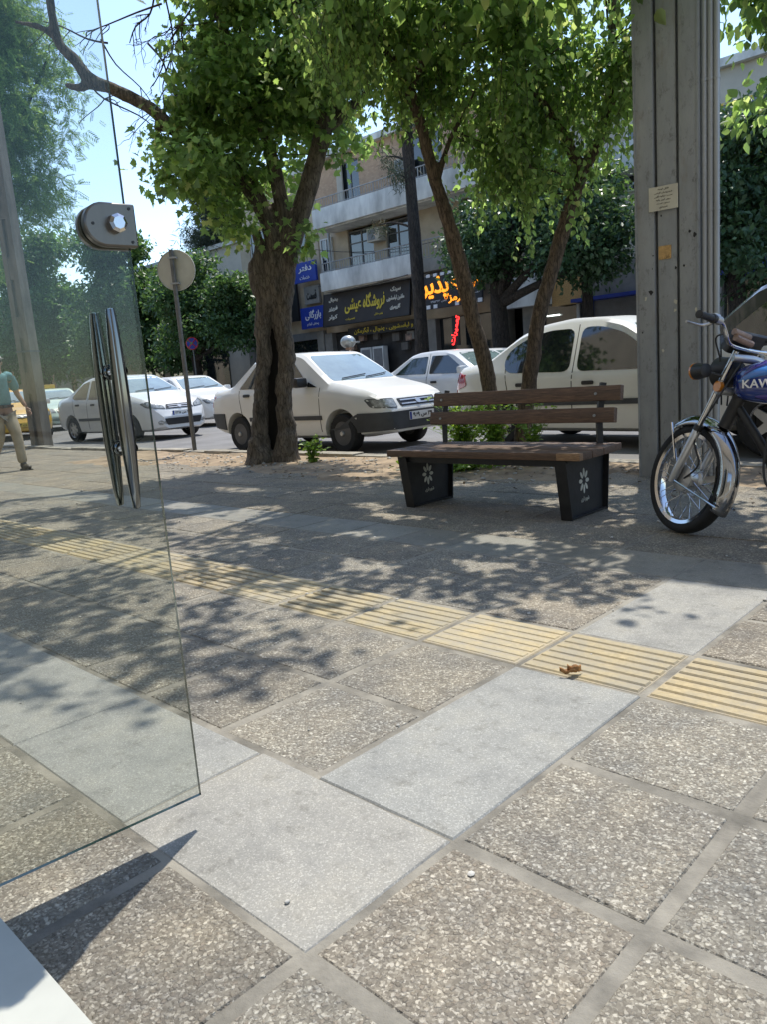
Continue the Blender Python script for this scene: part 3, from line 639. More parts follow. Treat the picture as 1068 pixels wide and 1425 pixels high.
# ---- trees farther off
def far_tree(name, x, y, base_px, z0, blobs, r, label, tpl, mat, size, n, per, spread, bark='bark_dark', group=None, droop=.3, cat='tree', shell=.6, hole=.3, lean=(0, 0)):
    T = empty(name, (x, y, z0), 0, label, cat, group)
    zc = min(b[0][2] for b in blobs); top = Vector((lean[0], lean[1], max(1.5, zc)))
    pts = [Vector((0, 0, -.2)), Vector((lean[0]*.3+.05, lean[1]*.3, top.z*.4)), Vector((lean[0]*.8, lean[1]*.8, top.z*.8)), top]
    tubes = [(pts, [r*1.25, r, r*.9, r*.75], 10)]
    lk = .22 if name == 'pine_tree' else .55
    if name == 'pine_tree': pts[-1].z += max(b[0][2] for b in blobs)-pts[-1].z; pts[1].z = pts[-1].z*.35; pts[2].z = pts[-1].z*.7
    for b in blobs: st0 = pts[2] if name != 'pine_tree' else Vector((0, 0, b[0][2]-.2)); tubes.append(([st0, (st0+Vector(b[0]))*.5+Vector((0, 0, .15)), Vector(b[0])+Vector((0, 0, b[1][2]*.3))], [r*lk, r*lk*.7, r*lk*.3], 7))
    mb = MB()
    for p, rd, k in tubes: sp = smooth_path(p, 4); mb.tube(sp, lerp_list(rd, len(sp)), k, wob=.15, seed=int(x*7))
    mb.build('trunk', bark, T, True, 180)
    crown('crown', blobs, n, per, spread, size, tpl, mat, T, droop, .7, shell=shell, hole=hole); return T
far_tree('citrus_tree', -12.95, 18.4, 0, .07, [((.9, -.4, 4.3), (1.9, 1.6, 1.25)), ((-.3, 0, 4.0), (1.3, 1.2, 1.0)), ((2.6, -.3, 4.0), (1.5, 1.4, 1.2)), ((1.7, .2, 5.5), (1.4, 1.4, .9)), ((3.5, -.2, 3.2), (.7, .8, .6))], .26, 'dense dark green tree across the street, right of the orange lettered sign', T_SMALL, 'leaf_citrus', .14, 3400, 8, .17, group='trees on the far pavement')
far_tree('citrus_tree', -6.35, 17.9, 0, .07, [((0, 0, 4.3), (1.5, 1.4, 1.3)), ((.6, 0, 2.9), (1.4, 1.3, 1.2)), ((-.4, 0, 3.2), (1.0, 1.0, 1.0)), ((1.2, 0, 5.2), (1.6, 1.4, 1.0))], .2, 'dark green tree across the street, right of the big steel post above the motorcycle', T_SMALL, 'leaf_citrus', .15, 1900, 8, .17, group='trees on the far pavement')
far_tree('citrus_tree', -10.5, 18.9, 0, .07, [((.1, 0, 5.1), (1.2, 1.2, 1.0)), ((-.6, 0, 4.6), (.9, .9, .8))], .15, 'smaller lighter green tree across the street just left of the big steel post', T_SMALL, 'leaf_far', .14, 800, 8, .17, group='trees on the far pavement')
far_tree('roadside_tree', -28.6, 18.5, 0, .07, [((.2, 0, 4.6), (1.7, 1.7, 1.4)), ((1.6, .2, 3.6), (1.6, 1.5, 1.2)), ((-.9, 0, 3.3), (1.3, 1.3, 1.0)), ((.6, -.3, 5.9), (1.1, 1.2, .8)), ((2.9, .3, 4.9), (1.2, 1.2, 1.1)), ((3.3, 0, 2.7), (.9, .9, .6)), ((2.6, .2, 3.8), (1.5, 1.4, 1.3)), ((.3, 0, 3.0), (1.6, 1.5, 1.2)), ((-1.6, 0, 2.6), (1.3, 1.3, 1.0))], .2, 'leafy green tree across the street behind the round signboard', T_SMALL, 'leaf_far', .18, 3600, 8, .2, group='trees on the far pavement')
far_tree('roadside_tree', -36.5, 19.3, 0, .07, [((0, 0, 4.4), (2.5, 2.3, 1.7)), ((2.4, 0, 3.2), (1.7, 1.6, 1.3)), ((-2.2, 0, 3.4), (1.8, 1.7, 1.5)), ((.5, 0, 6.3), (1.9, 1.9, 1.2)), ((1.3, 0, 7.7), (2.1, 2.0, 1.4)), ((3.2, .2, 5.4), (1.7, 1.6, 1.3))], .24, 'dark leafy tree across the street seen through the glass beside the door lock', T_SMALL, 'leaf_far', .22, 3200, 8, .24, group='trees on the far pavement')
far_tree('roadside_tree', -45, 18.8, 0, .07, [((0, 0, 4.6), (3.0, 2.6, 2.0)), ((2.8, 0, 3.2), (1.9, 1.8, 1.4)), ((-2.6, 0, 3.6), (2.2, 2, 1.7)), ((0, 0, 7.2), (2.2, 2.2, 1.4)), ((1.2, 0, 8.6), (2.4, 2.3, 1.6)), ((-1.8, 0, 7.6), (2.0, 2, 1.6)), ((3.0, 0, 6.2), (1.8, 1.7, 1.5))], .28, 'tall leafy tree far down the street just right of the concrete pole', T_SMALL, 'leaf_far', .26, 3200, 8, .28, group='trees on the far pavement')
far_tree('roadside_tree', -60, 18.5, 0, .07, [((0, 0, 5), (4.2, 3.4, 2.6)), ((3.6, 0, 3.4), (2.4, 2.2, 1.6)), ((-3.4, 0, 3.8), (2.8, 2.4, 2)), ((0, 0, 8.5), (3, 3, 2)), ((3.5, 0, 8.0), (3, 3, 2.2)), ((-3, 0, 9.5), (3.4, 3, 2.2)), ((1.5, 0, 11), (3, 3, 1.8))], .3, 'large dark tree far down the street at the left edge behind the walking man', T_SMALL, 'leaf_far', .33, 3000, 8, .36, group='trees on the far pavement')
far_tree('acacia_tree', -22.6, 7.35, 0, 0, [((.2, .2, 8.0), (2.3, 2.2, 1.6)), ((1.7, .6, 6.6), (1.5, 1.5, 1.3)), ((-.9, -.4, 6.2), (1.9, 1.9, 1.2)), ((1.0, 0, 9.8), (2.4, 2.4, 1.3)), ((2.9, 1.0, 5.6), (.9, .9, .6)), ((2.4, .2, 8.6), (1.3, 1.2, 1.0)), ((.6, .4, 4.9), (1.0, 1.0, .6)), ((2.6, .6, 10.6), (1.8, 1.8, 1.0)), ((-1.5, 0, 8.2), (2.2, 2, 1.6)), ((3.2, .6, 7.4), (.9, .9, .8)), ((.2, .2, 7.6), (2.6, 2.4, 1.9)), ((1.6, .4, 9.2), (1.7, 1.6, 1.2)), ((.3, -.3, 5.4), (1.7, 1.6, .8)), ((2.2, 1.6, 7.7), (1.3, 1.3, 1.5)), ((1.8, 1.4, 9.6), (1.4, 1.4, 1.2)), ((2.5, 1.7, 6.1), (.9, .9, .8)), ((2.9, 2.2, 9.0), (.8, .8, .7))], .17, 'bright green feathery leaved tree at upper left behind the concrete pole', T_PINN, 'leaf_acacia', .27, 8200, 6, .26, 'bark_dark', None, .6, hole=.45)
far_tree('pine_tree', -32.0, 23.0, 0, .07, [((0, 0, 9.4), (1.7, 1.6, 1.5)), ((.7, 0, 7.8), (2.0, 1.8, 1.1)), ((-.3, 0, 10.8), (1.0, 1.0, .8)), ((2.1, 0, 9.2), (1.2, 1.1, .9)), ((-1.4, 0, 8.3), (1.0, 1, .8))], .2, 'dark dull pine standing above the round signboard behind the leafy trees', T_NEEDLE, 'leaf_pine', .30, 2400, 14, .2, 'bark_dark', droop=0, hole=.3)
PN = far_tree('pine_tree', -15.85, 18.35, 0, .07, [((-.9, 0, 7.2), (.7, .6, .55)), ((.5, 0, 8.2), (.9, .8, .7)), ((-1.3, -.2, 5.35), (.55, .4, .3)), ((-.5, 0, 6.6), (.5, .4, .5)), ((0, 0, 9.3), (1.1, 1.0, .8))], .2, 'thin sparse pine with a straight dark trunk in front of the shop signs', T_NEEDLE, 'leaf_pine', .20, 420, 14, .12, 'bark_dark', droop=.3, hole=.4)
far_tree('mulberry_tree', -1.0, 7.15, 0, 0, [((-1.45, .9, 3.9), (.62, .6, .75)), ((-1.3, .6, 5.0), (.9, .9, .7)), ((-1.5, 1.0, 3.15), (.35, .35, .3)), ((-.2, .6, 4.6), (.9, .9, .7))], .12, 'bright leafed tree hanging in from the top right corner beyond the steel post', T_OVATE, 'leaf_mulberry', .095, 900, 8, .15, 'bark_mulberry', 'slender street trees behind the bench', 1.0)

# ---- weeds around the tree feet
def weed(x, y, z, r, h, n, label, name='weed'):
    T = empty(name, (x, y, z), 0, label, 'plant', 'weeds at the tree feet'); mb = MB(); P, A = [], []
    for i in range(n):
        a = rng.random()*6.28; l = h*(.5+.6*rng.random()); d = Vector((math.cos(a)*r*rng.random(), math.sin(a)*r*rng.random(), l)); k = Vector((d.x*.3, d.y*.3, l*.6)); pts = smooth_path([Vector((d.x*.15, d.y*.15, 0)), k, d], 3); mb.tube(pts, lerp_list([.004, .0015], len(pts)), 4, cap=False)
        for j in range(9):
            t = pts[min(len(pts)-1, 1+int(rng.random()*6))]; P.append(np.array(t)+rng.normal(0, .018, 3)); A.append([math.cos(a+j*2.4), math.sin(a+j*2.4), .35*rng.random()])
    mb.build('stem', 'leaf_weed', T, True, 180); P = np.array(P); leaves('foliage', P, np.array(A)+rng.normal(0, .3, P.shape), .05*(.6+.7*rng.random(len(P))), T_OVATE, 'leaf_weed', T, .6)
weed(-5.0, 6.35, 0, .45, .66, 130, 'bushy green weed behind the bench, left of the two tree trunks')
weed(-4.55, 6.3, 0, .30, .62, 70, 'yellowish green weed behind the bench between the two slender trunks')
weed(-4.15, 6.35, 0, .28, .62, 34, 'thin upright weed behind the bench, right of the slender trunks')
weed(-4.75, 6.0, 0, .8, .10, 90, 'low ground-hugging weeds seen under the bench seat')
weed(-7.15, 6.1, 0, .2, .28, 26, 'small weed at the foot of the hollow trunk')

# ------------------------------------------------------------------ cars
def car_body(p):
    Lc, W = p['L'], p['W']; nx = 72
    xs = np.linspace(0, Lc, nx); ex = [.02, .05, Lc-.05, Lc-.02]; xs = np.unique(np.sort(np.concatenate([xs, ex])))
    I = lambda k, x: float(np.interp(x, [a for a, b in p[k]], [b for a, b in p[k]]))
    rings = []
    def sm(k, x, s=.05): return sum(I(k, min(Lc, max(0, x+d)))*w_ for d, w_ in ((-s, .25), (0, .5), (s, .25)))
    for x in xs:
        top = sm('top', x, .05); belt = min(sm('belt', x), top-.02); w_ = sm('plan', x, .04)*W/2; zb = sm('bot', x, .04)
        roofz = max(b for a, b in p['top']); beltz = belt; t = max(0, min(1, (top-belt-.04)/(roofz-beltz-.04)))
        w5 = w_*.93*(1-t)+p['roofw']*W/2*t
        zt = top-(.018 if t < .05 else .045)
        pts = [(0, zb), (w_*.80, zb), (w_*.955, zb+.05), (w_*.985, zb+.16), (w_, zb+(belt-zb)*.55), (w_*.992, belt-.10), (w_*.97, belt-.025), (w_*.955, belt+.0 if t > .02 else min(belt, zt))]
        pts += [(w5+.012, max(zt-.01, belt+.002)), (w5*.93, zt+(top-zt)*.75), (w5*.5, top-.006), (0, top)]
        rings.append((x, pts))
    vs, fs = [], []; n = len(rings[0][1]); full = 2*n-2
    for x, pts in rings:
        for y, z in pts: vs.append((x-Lc/2, -y, z))
        for y, z in pts[-2:0:-1]: vs.append((x-Lc/2, y, z))
    for i in range(len(rings)-1):
        for j in range(full): a = i*full; b = a+full; fs.append([a+j, a+(j+1) % full, b+(j+1) % full, b+j])
    fs.append(list(range(full))); fs.append([(len(rings)-1)*full+j for j in range(full)][::-1])
    return vs, fs
CARN = 0
def make_car(kind, p, paint, label, cat='car', loc=(0, 0, 0), ang=0, group=None, detail=True, plate=None, roof=None, lower=None):
    Lc, W = p['L'], p['W']; root = empty(kind, loc, ang, label, cat, group)
    vs, fs = car_body(p)
    mb = MB(); mb.add(vs, fs); ob = mb.build('body', [paint, 'dark_cavity', roof or paint, lower or paint], None, False)
    bm = bmesh.new(); bm.from_mesh(ob.data); bmesh.ops.recalc_face_normals(bm, faces=bm.faces[:]); bm.to_mesh(ob.data); bm.free()
    wr = p['wr']; cut = MB()
    for x in p['wheels']:
        for s in (-1, 1): cut.lathe([(wr+.055, s*(W/2-.24)), (wr+.055, s*(W/2+.1))], 28, 'y', Matrix.Translation((x-Lc/2, 0, wr+.01)))
    co = cut.build('cut', ['dark_cavity']*1, None)
    co.data.materials.clear(); co.data.materials.append(M[paint]); co.data.materials.append(M['dark_cavity'])
    co.data.polygons.foreach_set('material_index', [1]*len(co.data.polygons))
    md = ob.modifiers.new('b', 'BOOLEAN'); md.operation = 'DIFFERENCE'; md.object = co; md.solver = 'EXACT'
    bv0 = BVHTree.FromPolygons([Vector(v) for v in vs], fs)
    me = eval_mesh(ob); ob.modifiers.clear(); ob.data = me; bpy.data.objects.remove(co)
    me.materials.clear()
    for m in (paint, 'dark_cavity', roof or paint, lower or paint): me.materials.append(M[m])
    for f in me.polygons:
        if f.material_index == 0:
            c = f.center
            if roof and c.z > p['roofcut']: f.material_index = 2
            elif lower and c.z < .36: f.material_index = 3
    me.polygons.foreach_set('use_smooth', [True]*len(me.polygons)); me.set_sharp_from_angle(angle=R_(32)); ob.parent = root
    X0 = -Lc/2
    def hit(o, d):
        h = bv0.ray_cast(Vector(o), Vector(d)); return h
    def patch(name, poly, side, mat, par=root, off=.006, round_=.0, build=True, mbx=None, step=.07, thick=.012):
        """polygon given in car coordinates x (from the tail) and z for 'R'/'L', or y and z for 'F'/'B', x and y for 'T'"""
        pl = [Vector((a, b)) for a, b in poly]
        if round_:
            o2 = []
            for i in range(len(pl)):
                a, b, c = pl[i-1], pl[i], pl[(i+1) % len(pl)]; r1 = min(round_, (a-b).length*.45); r2 = min(round_, (c-b).length*.45)
                s0, s1 = b+(a-b).normalized()*r1, b+(c-b).normalized()*r2
                for t in (0, .25, .5, .75, 1): o2.append(s0*(1-t)**2+b*2*t*(1-t)+s1*t*t)
            pl = o2
        bm = bmesh.new(); f = bm.faces.new([bm.verts.new((v.x, v.y, 0)) for v in pl]); bmesh.ops.triangulate(bm, faces=[f])
        lo = Vector((min(v.x for v in pl), min(v.y for v in pl))); hi = Vector((max(v.x for v in pl), max(v.y for v in pl)))
        for ax in (0, 1):
            k = int((hi[ax]-lo[ax])/step)
            for i in range(1, k+1):
                co_ = [0, 0, 0]; co_[ax] = lo[ax]+(hi[ax]-lo[ax])*i/(k+1); no = [0, 0, 0]; no[ax] = 1
                bmesh.ops.bisect_plane(bm, geom=bm.verts[:]+bm.edges[:]+bm.faces[:], plane_co=co_, plane_no=no)
        dirn = {'R': Vector((0, 1, 0)), 'L': Vector((0, -1, 0)), 'F': Vector((-1, 0, 0)), 'B': Vector((1, 0, 0)), 'T': Vector((0, 0, -1))}[side]
        for v in bm.verts:
            a, b = v.co.x, v.co.y
            o = {'R': (a+X0, -3, b), 'L': (a+X0, 3, b), 'F': (6, a, b), 'B': (-6, a, b), 'T': (a+X0, b, 4)}[side]
            h = hit(o, dirn)
            v.co = (h[0]-dirn*off) if h[0] is not None else Vector((X0+Lc/2, a, b))
        bm.verts.index_update()
        if side in ('L', 'F', 'T'): pass
        bmesh.ops.recalc_face_normals(bm, faces=bm.faces[:])
        ed = [e for e in bm.edges if e.is_boundary]; r = bmesh.ops.extrude_edge_only(bm, edges=ed)
        for v in r['geom']:
            if isinstance(v, bmesh.types.BMVert): v.co += dirn*(off+thick)
        me = bpy.data.meshes.new(name); bmesh.ops.recalc_face_normals(bm, faces=bm.faces[:]); bm.to_mesh(me); bm.free()
        return link_mesh(name, me, mat, par, True, 30)
    for s in ('R', 'L'):
        for wpoly in p['win']: patch('side_window', wpoly, s, 'glass_dark', round_=p.get('wround', .05))
    fw = p['screen']; patch('windscreen', [(-fw[0], fw[2]), (fw[0], fw[2]), (fw[1], fw[3]), (-fw[1], fw[3])], 'F', p.get('glass', 'glass_screen'), round_=.06)
    rw = p['rear']; patch('rear_window', [(-rw[0], rw[2]), (rw[0], rw[2]), (rw[1], rw[3]), (-rw[1], rw[3])], 'B', p.get('glass', 'glass_screen'), round_=.08)
    for s in (-1, 1):
        cy_ = sum(a for a, b in p['head'])/len(p['head']); cz_ = sum(b for a, b in p['head'])/len(p['head'])
        hl_ = patch('headlight', [(s*(cy_+(a-cy_)*1.0), cz_+(b-cz_)*1.0) for a, b in p['head']], 'F', 'lens_rim', off=.008, round_=.03, step=.05)
        patch('lens', [(s*(cy_+(a-cy_)*.88), cz_+(b-cz_)*.80) for a, b in p['head']], 'F', 'lens_clear', hl_, off=.014, round_=.02, step=.05)
        patch('tail_light', [(s*a, b) for a, b in p['tail']], 'B', 'lens_red', off=.012, round_=.03, step=.04)
    if 'tailside' in p:
        for s in ('R', 'L'): patch('tail_light', p['tailside'], s, 'lens_red', off=.014, round_=.05, step=.05)
    gr = patch('grille', p['grille'], 'F', 'black_plastic', off=.008, round_=.02, step=.05)
    if detail:
        for s in ('R', 'L'):
            for (a, b) in p['handles']: patch('door_handle', [(a, b-.022), (a+.15, b-.022), (a+.15, b+.022), (a, b+.022)], s, 'black_plastic' if p.get('blackhandle', 1) else paint, off=.022, round_=.02)
            for ln in p['seams']: patch('door_seam', [(ln[0][0]-.006, ln[0][1]), (ln[0][0]+.006, ln[0][1]), (ln[1][0]+.004, ln[1][1]), (ln[1][0]-.004, ln[1][1])], s, 'dark_cavity', off=.002, step=.06)
            if p.get('strip'):
                a, b, z = p['strip']; patch('rub_strip', [(a, z-.03), (b, z-.03), (b, z+.03), (a, z+.03)], s, 'grey_plastic', off=.014, step=.12)
        for z in p.get('slats', []): patch('grille_bar', [(-p['slatw'], z-.008), (p['slatw'], z-.008), (p['slatw'], z+.008), (-p['slatw'], z+.008)], 'F', 'silver_alloy', gr, off=.02)
        if 'badge' in p: patch('badge', [(math.cos(t*.785)*.05, p['badge']+math.sin(t*.785)*.035) for t in range(8)], 'F', 'silver_alloy', gr, off=.028, step=.2)
        if 'fog' in p:
            for s in (-1, 1): patch('fog_light', [(s*p['fog'][0]+math.cos(t*.628)*.05, p['fog'][1]+math.sin(t*.628)*.05) for t in range(10)], 'F', 'lens_clear', off=.008, step=.2)
        if 'intake' in p: patch('air_intake', p['intake'], 'F', 'grille' and 'black_plastic', off=.007, round_=.03)
        for s in (-1, 1):
            mbw = MB(); yy = .12 if s < 0 else -.35
            a = hit((6, yy-.1, fw[2]+.02), (-1, 0, 0))[0]; b = hit((6, yy+.42, fw[2]+.06), (-1, 0, 0))[0]
            if a and b: mbw.tube([a+Vector((.02, 0, .01)), b+Vector((.02, 0, .01))], .008, 5); mbw.build('wiper', 'black_plastic', root)
    if 'bump' in p:
        for (side, poly) in (('F', p['bump'][0]), ('B', p['bump'][1])):
            mbb = patch('bumper', poly, side, p['bump'][2], off=.02, round_=.03, thick=.03)
        for s in ('R', 'L'):
            for poly in p['bump'][3]: patch('bumper_corner', poly, s, p['bump'][2], off=.015, thick=.03)
    mx, mz = p['mirror']
    for s in (-1, 1):
        h = hit((mx+X0, s*3, mz), (0, -s, 0))[0]; m2 = MB(); c = h+Vector((.02, s*.13, .02))
        bmq = MB(); bmq.box(c-Vector((.05, .10, .07)), c+Vector((.07, .10, .07)), bev=.04); bmq.tube([h, c], .02, 6); bmq.build('wing_mirror', p.get('mirmat', 'black_plastic'), root, True, 50)
    # wheels
    for x in p['wheels']:
        for s in (-1, 1):
            y = s*(W/2-.115); wh = empty('wheel', (x+X0, y, wr)); wh.parent = root
            t = MB(); t.lathe([(wr*.60, -.085), (wr*.66, -.09), (wr*.90, -.092), (wr*.985, -.065), (wr, -.03), (wr, .03), (wr*.985, .065), (wr*.90, .092), (wr*.66, .09), (wr*.60, .085)], 32, 'y', closed=True); t.build('tyre', 'rubber', wh, True, 35)
            rm = MB(); ri = wr*.62
            if p['rim'] == 'steel':
                rm.lathe([(ri, s*.085), (ri*.93, s*.06), (ri*.8, s*.045), (ri*.55, s*.07), (ri*.3, s*.085), (ri*.12, s*.09), (.001, s*.09), (.001, -s*.05), (ri, -s*.06)], 28, 'y', closed=False)
                for k in range(10):
                    a = k*.6283; c_ = Vector((math.cos(a)*ri*.68, s*.0585, math.sin(a)*ri*.68)); rm.ball(c_, (.016, .012, .016), 8, 1)
                rm.lathe([(.001, s*.112), (.03, s*.110), (.036, s*.09), (.001, s*.085)], 14, 'y', mi=2)
                rm.build('rim', ['steel_rim', 'dark_cavity', 'silver_alloy'], wh, True, 40)
            else:
                rm.lathe([(ri, s*.088), (ri*.94, s*.08), (ri*.90, s*.03), (ri*.9, -s*.08), (ri, -s*.085)], 28, 'y', closed=True)
                for k in range(p.get('spokes', 5)):
                    a = k*2*math.pi/p.get('spokes', 5); dv = Vector((math.cos(a), 0, math.sin(a))); pv = Vector((-math.sin(a), 0, math.cos(a)))
                    v8 = []
                    for rr_, ww, yy in ((ri*.12, .045, s*.075), (ri*.95, .03, s*.07)):
                        for sg in (-1, 1):
                            for e in (0, -s*.03): v8.append(dv*rr_+pv*ww*sg+Vector((0, yy+e, 0)))
                    rm.add(v8, [[0, 1, 3, 2], [4, 6, 7, 5], [0, 4, 5, 1], [2, 3, 7, 6], [0, 2, 6, 4], [1, 5, 7, 3]])
                rm.lathe([(.001, s*.085), (ri*.2, s*.08), (ri*.22, s*.03), (.001, s*.02)], 14, 'y')
                rm.lathe([(.001, s*.0), (ri*.86, s*.0), (ri*.86, -s*.03), (.001, -s*.03)], 20, 'y', mi=1)
                rm.build('rim', ['silver_alloy', 'black_plastic'], wh, True, 40)
    if plate:
        z = p['plate'][1]; h = hit((6, 0, z), (-1, 0, 0))[0]
        pm = MB(); pm.box((h.x+.004, -.26, z-.056), (h.x+.022, .26, z+.056), bev=.006); pl_ = pm.build('number_plate', plate[1], root, True, 40)
        pb_ = MB(); pb_.box((h.x+.0225, -.252, z-.05), (h.x+.0245, -.215, z+.05)); pb_.build('plate_band', 'blue_print', pl_)
        text('plate_number', plate[0], .40, .075, 'ink_black', pl_, Matrix.Translation((h.x+.024, .015, z)) @ Matrix.Rotation(R_(90), 4, 'Z') @ FACE_MY, .003, .025)
    return root
PRIDE = dict(L=3.935, W=1.605, wr=.275, wheels=(.80, 3.145), roofw=.735, rim='steel',
    top=[(0, .70), (.03, .92), (.10, .97), (.50, 1.00), (.62, 1.03), (1.12, 1.385), (1.30, 1.43), (1.75, 1.455), (2.15, 1.435), (2.28, 1.40), (2.93, .985), (3.05, .965), (3.55, .85), (3.78, .76), (3.86, .72), (3.90, .60), (3.935, .52)],
    belt=[(0, .60), (.05, .86), (.5, .92), (1.2, .925), (2.4, .90), (2.95, .87), (3.6, .74), (3.85, .62), (3.935, .45)], plan=[(0, .80), (.06, .93), (.4, .985), (1.2, 1), (2.8, 1), (3.4, .975), (3.75, .90), (3.88, .82), (3.935, .70)], bot=[(0, .36), (.3, .26), (.7, .20), (3.2, .20), (3.6, .22), (3.935, .27)],
    win=[[(.86, .97), (1.42, .955), (1.42, 1.335), (1.22, 1.32)], [(1.50, .95), (2.42, .94), (2.42, 1.02), (2.06, 1.33), (1.50, 1.345)], [(2.47, .935), (2.68, .925), (2.47, 1.01)]], wround=.02,
    screen=(.66, .52, .995, 1.375), rear=(.60, .50, 1.03, 1.36), head=[(.44, .585), (.73, .60), (.735, .73), (.44, .715)], tail=[(.46, .70), (.74, .70), (.74, .88), (.46, .88)], grille=[(-.36, .60), (.36, .60), (.38, .705), (-.38, .705)], slats=[.63, .68], slatw=.34, badge=.655,
    handles=[(1.0, .865), (1.72, .86)], seams=[((1.46, .30), (1.46, 1.37)), ((2.74, .30), (2.74, .92)), ((.93, .55), (.86, .95))], strip=(1.12, 2.78, .50), mirror=(2.42, .985), mirmat='black_plastic',
    bump=([(-.78, .30), (.78, .30), (.78, .54), (-.78, .54)], [(-.76, .36), (.76, .36), (.76, .60), (-.76, .60)], 'grey_plastic', [[(3.42, .28), (3.90, .30), (3.90, .54), (3.46, .54)], [(.04, .38), (.46, .34), (.46, .60), (.04, .60)]]), intake=[(-.55, .335), (.55, .335), (.55, .395), (-.55, .395)], plate=(0, .46))
P206 = dict(tailside=[(.05, .74), (.30, .80), (.24, .93), (.07, .99)], L=4.188, W=1.655, wr=.285, wheels=(.86, 3.30), roofw=.70, rim='alloy', spokes=6,
    top=[(0, .72), (.03, .98), (.12, 1.045), (.45, 1.075), (.62, 1.10), (1.12, 1.39), (1.45, 1.485), (1.85, 1.52), (2.25, 1.50), (2.55, 1.42), (3.25, 1.0), (3.45, .93), (3.80, .82), (4.0, .70), (4.10, .58), (4.188, .48)],
    belt=[(0, .62), (.06, .93), (.5, .97), (1.2, .93), (2.5, .885), (3.2, .86), (3.7, .76), (4.0, .62), (4.188, .42)], plan=[(0, .74), (.05, .88), (.35, .97), (1, 1), (2.9, 1), (3.5, .97), (3.9, .86), (4.08, .72), (4.188, .50)], bot=[(0, .36), (.3, .26), (.8, .2), (3.3, .19), (3.8, .2), (4.188, .27)],
    win=[[(.93, 1.08), (.96, .97), (1.05, .925), (1.92, .90), (1.92, 1.39), (1.55, 1.395), (1.22, 1.32), (.99, 1.20)], [(2.02, .90), (3.06, .885), (3.0, 1.0), (2.58, 1.29), (2.28, 1.385), (2.02, 1.395)]], wround=.10,
    screen=(.66, .50, 1.01, 1.39), rear=(.58, .48, 1.10, 1.38), head=[(.34, .60), (.55, .60), (.74, .74), (.66, .80), (.46, .72)], tail=[(.50, .66), (.70, .68), (.76, .95), (.62, .93)], grille=[(-.2, .58), (.2, .58), (.22, .62), (-.22, .62)], slats=[.6], slatw=.18,
    handles=[(1.16, .775), (2.12, .765)], seams=[((1.97, .30), (1.97, 1.43)), ((3.02, .32), (3.0, .92)), ((1.02, .66), (.95, 1.05))], strip=(1.15, 3.0, .545), mirror=(2.98, .99), plate=(0, .45), mirmat='cream_paint')
SAINA = dict(L=4.02, W=1.69, wr=.29, wheels=(.80, 3.20), roofw=.72, rim='alloy', spokes=7,
    top=[(0, .72), (.03, .98), (.12, 1.03), (.45, 1.05), (.62, 1.09), (1.2, 1.39), (1.5, 1.455), (1.9, 1.475), (2.2, 1.44), (2.4, 1.38), (3.1, 1.02), (3.25, .98), (3.65, .88), (3.85, .77), (3.95, .62), (4.02, .48)],
    belt=[(0, .62), (.06, .91), (.5, .965), (1.2, .955), (2.4, .92), (3.1, .90), (3.6, .80), (3.9, .62), (4.02, .42)], plan=[(0, .78), (.05, .9), (.35, .98), (1, 1), (2.8, 1), (3.4, .97), (3.75, .88), (3.92, .76), (4.02, .58)], bot=[(0, .34), (.3, .26), (.8, .2), (3.3, .19), (3.8, .2), (4.02, .25)],
    win=[[(.85, 1.04), (.98, .985), (1.52, .97), (1.52, 1.38), (1.25, 1.33)], [(1.60, .965), (2.62, .945), (2.55, 1.04), (2.10, 1.345), (1.60, 1.39)]], wround=.04,
    screen=(.68, .54, 1.05, 1.40), rear=(.60, .50, 1.10, 1.37), head=[(.36, .66), (.72, .70), (.76, .80), (.66, .84), (.40, .74)], tail=[(.46, .72), (.74, .72), (.76, .93), (.5, .93)], grille=[(-.36, .66), (.36, .66), (.30, .76), (-.30, .76)], slats=[.69, .73], slatw=.28, badge=.71,
    handles=[(1.08, .86), (1.75, .85)], seams=[((1.56, .3), (1.56, 1.42)), ((2.62, .3), (2.62, .93)), ((.98, .6), (.9, .98))], strip=(1.15, 2.6, .52), mirror=(2.55, 1.0), mirmat='white_paint', plate=(0, .56), fog=(.55, .38), intake=[(-.42, .32), (.42, .32), (.48, .46), (-.48, .46)])
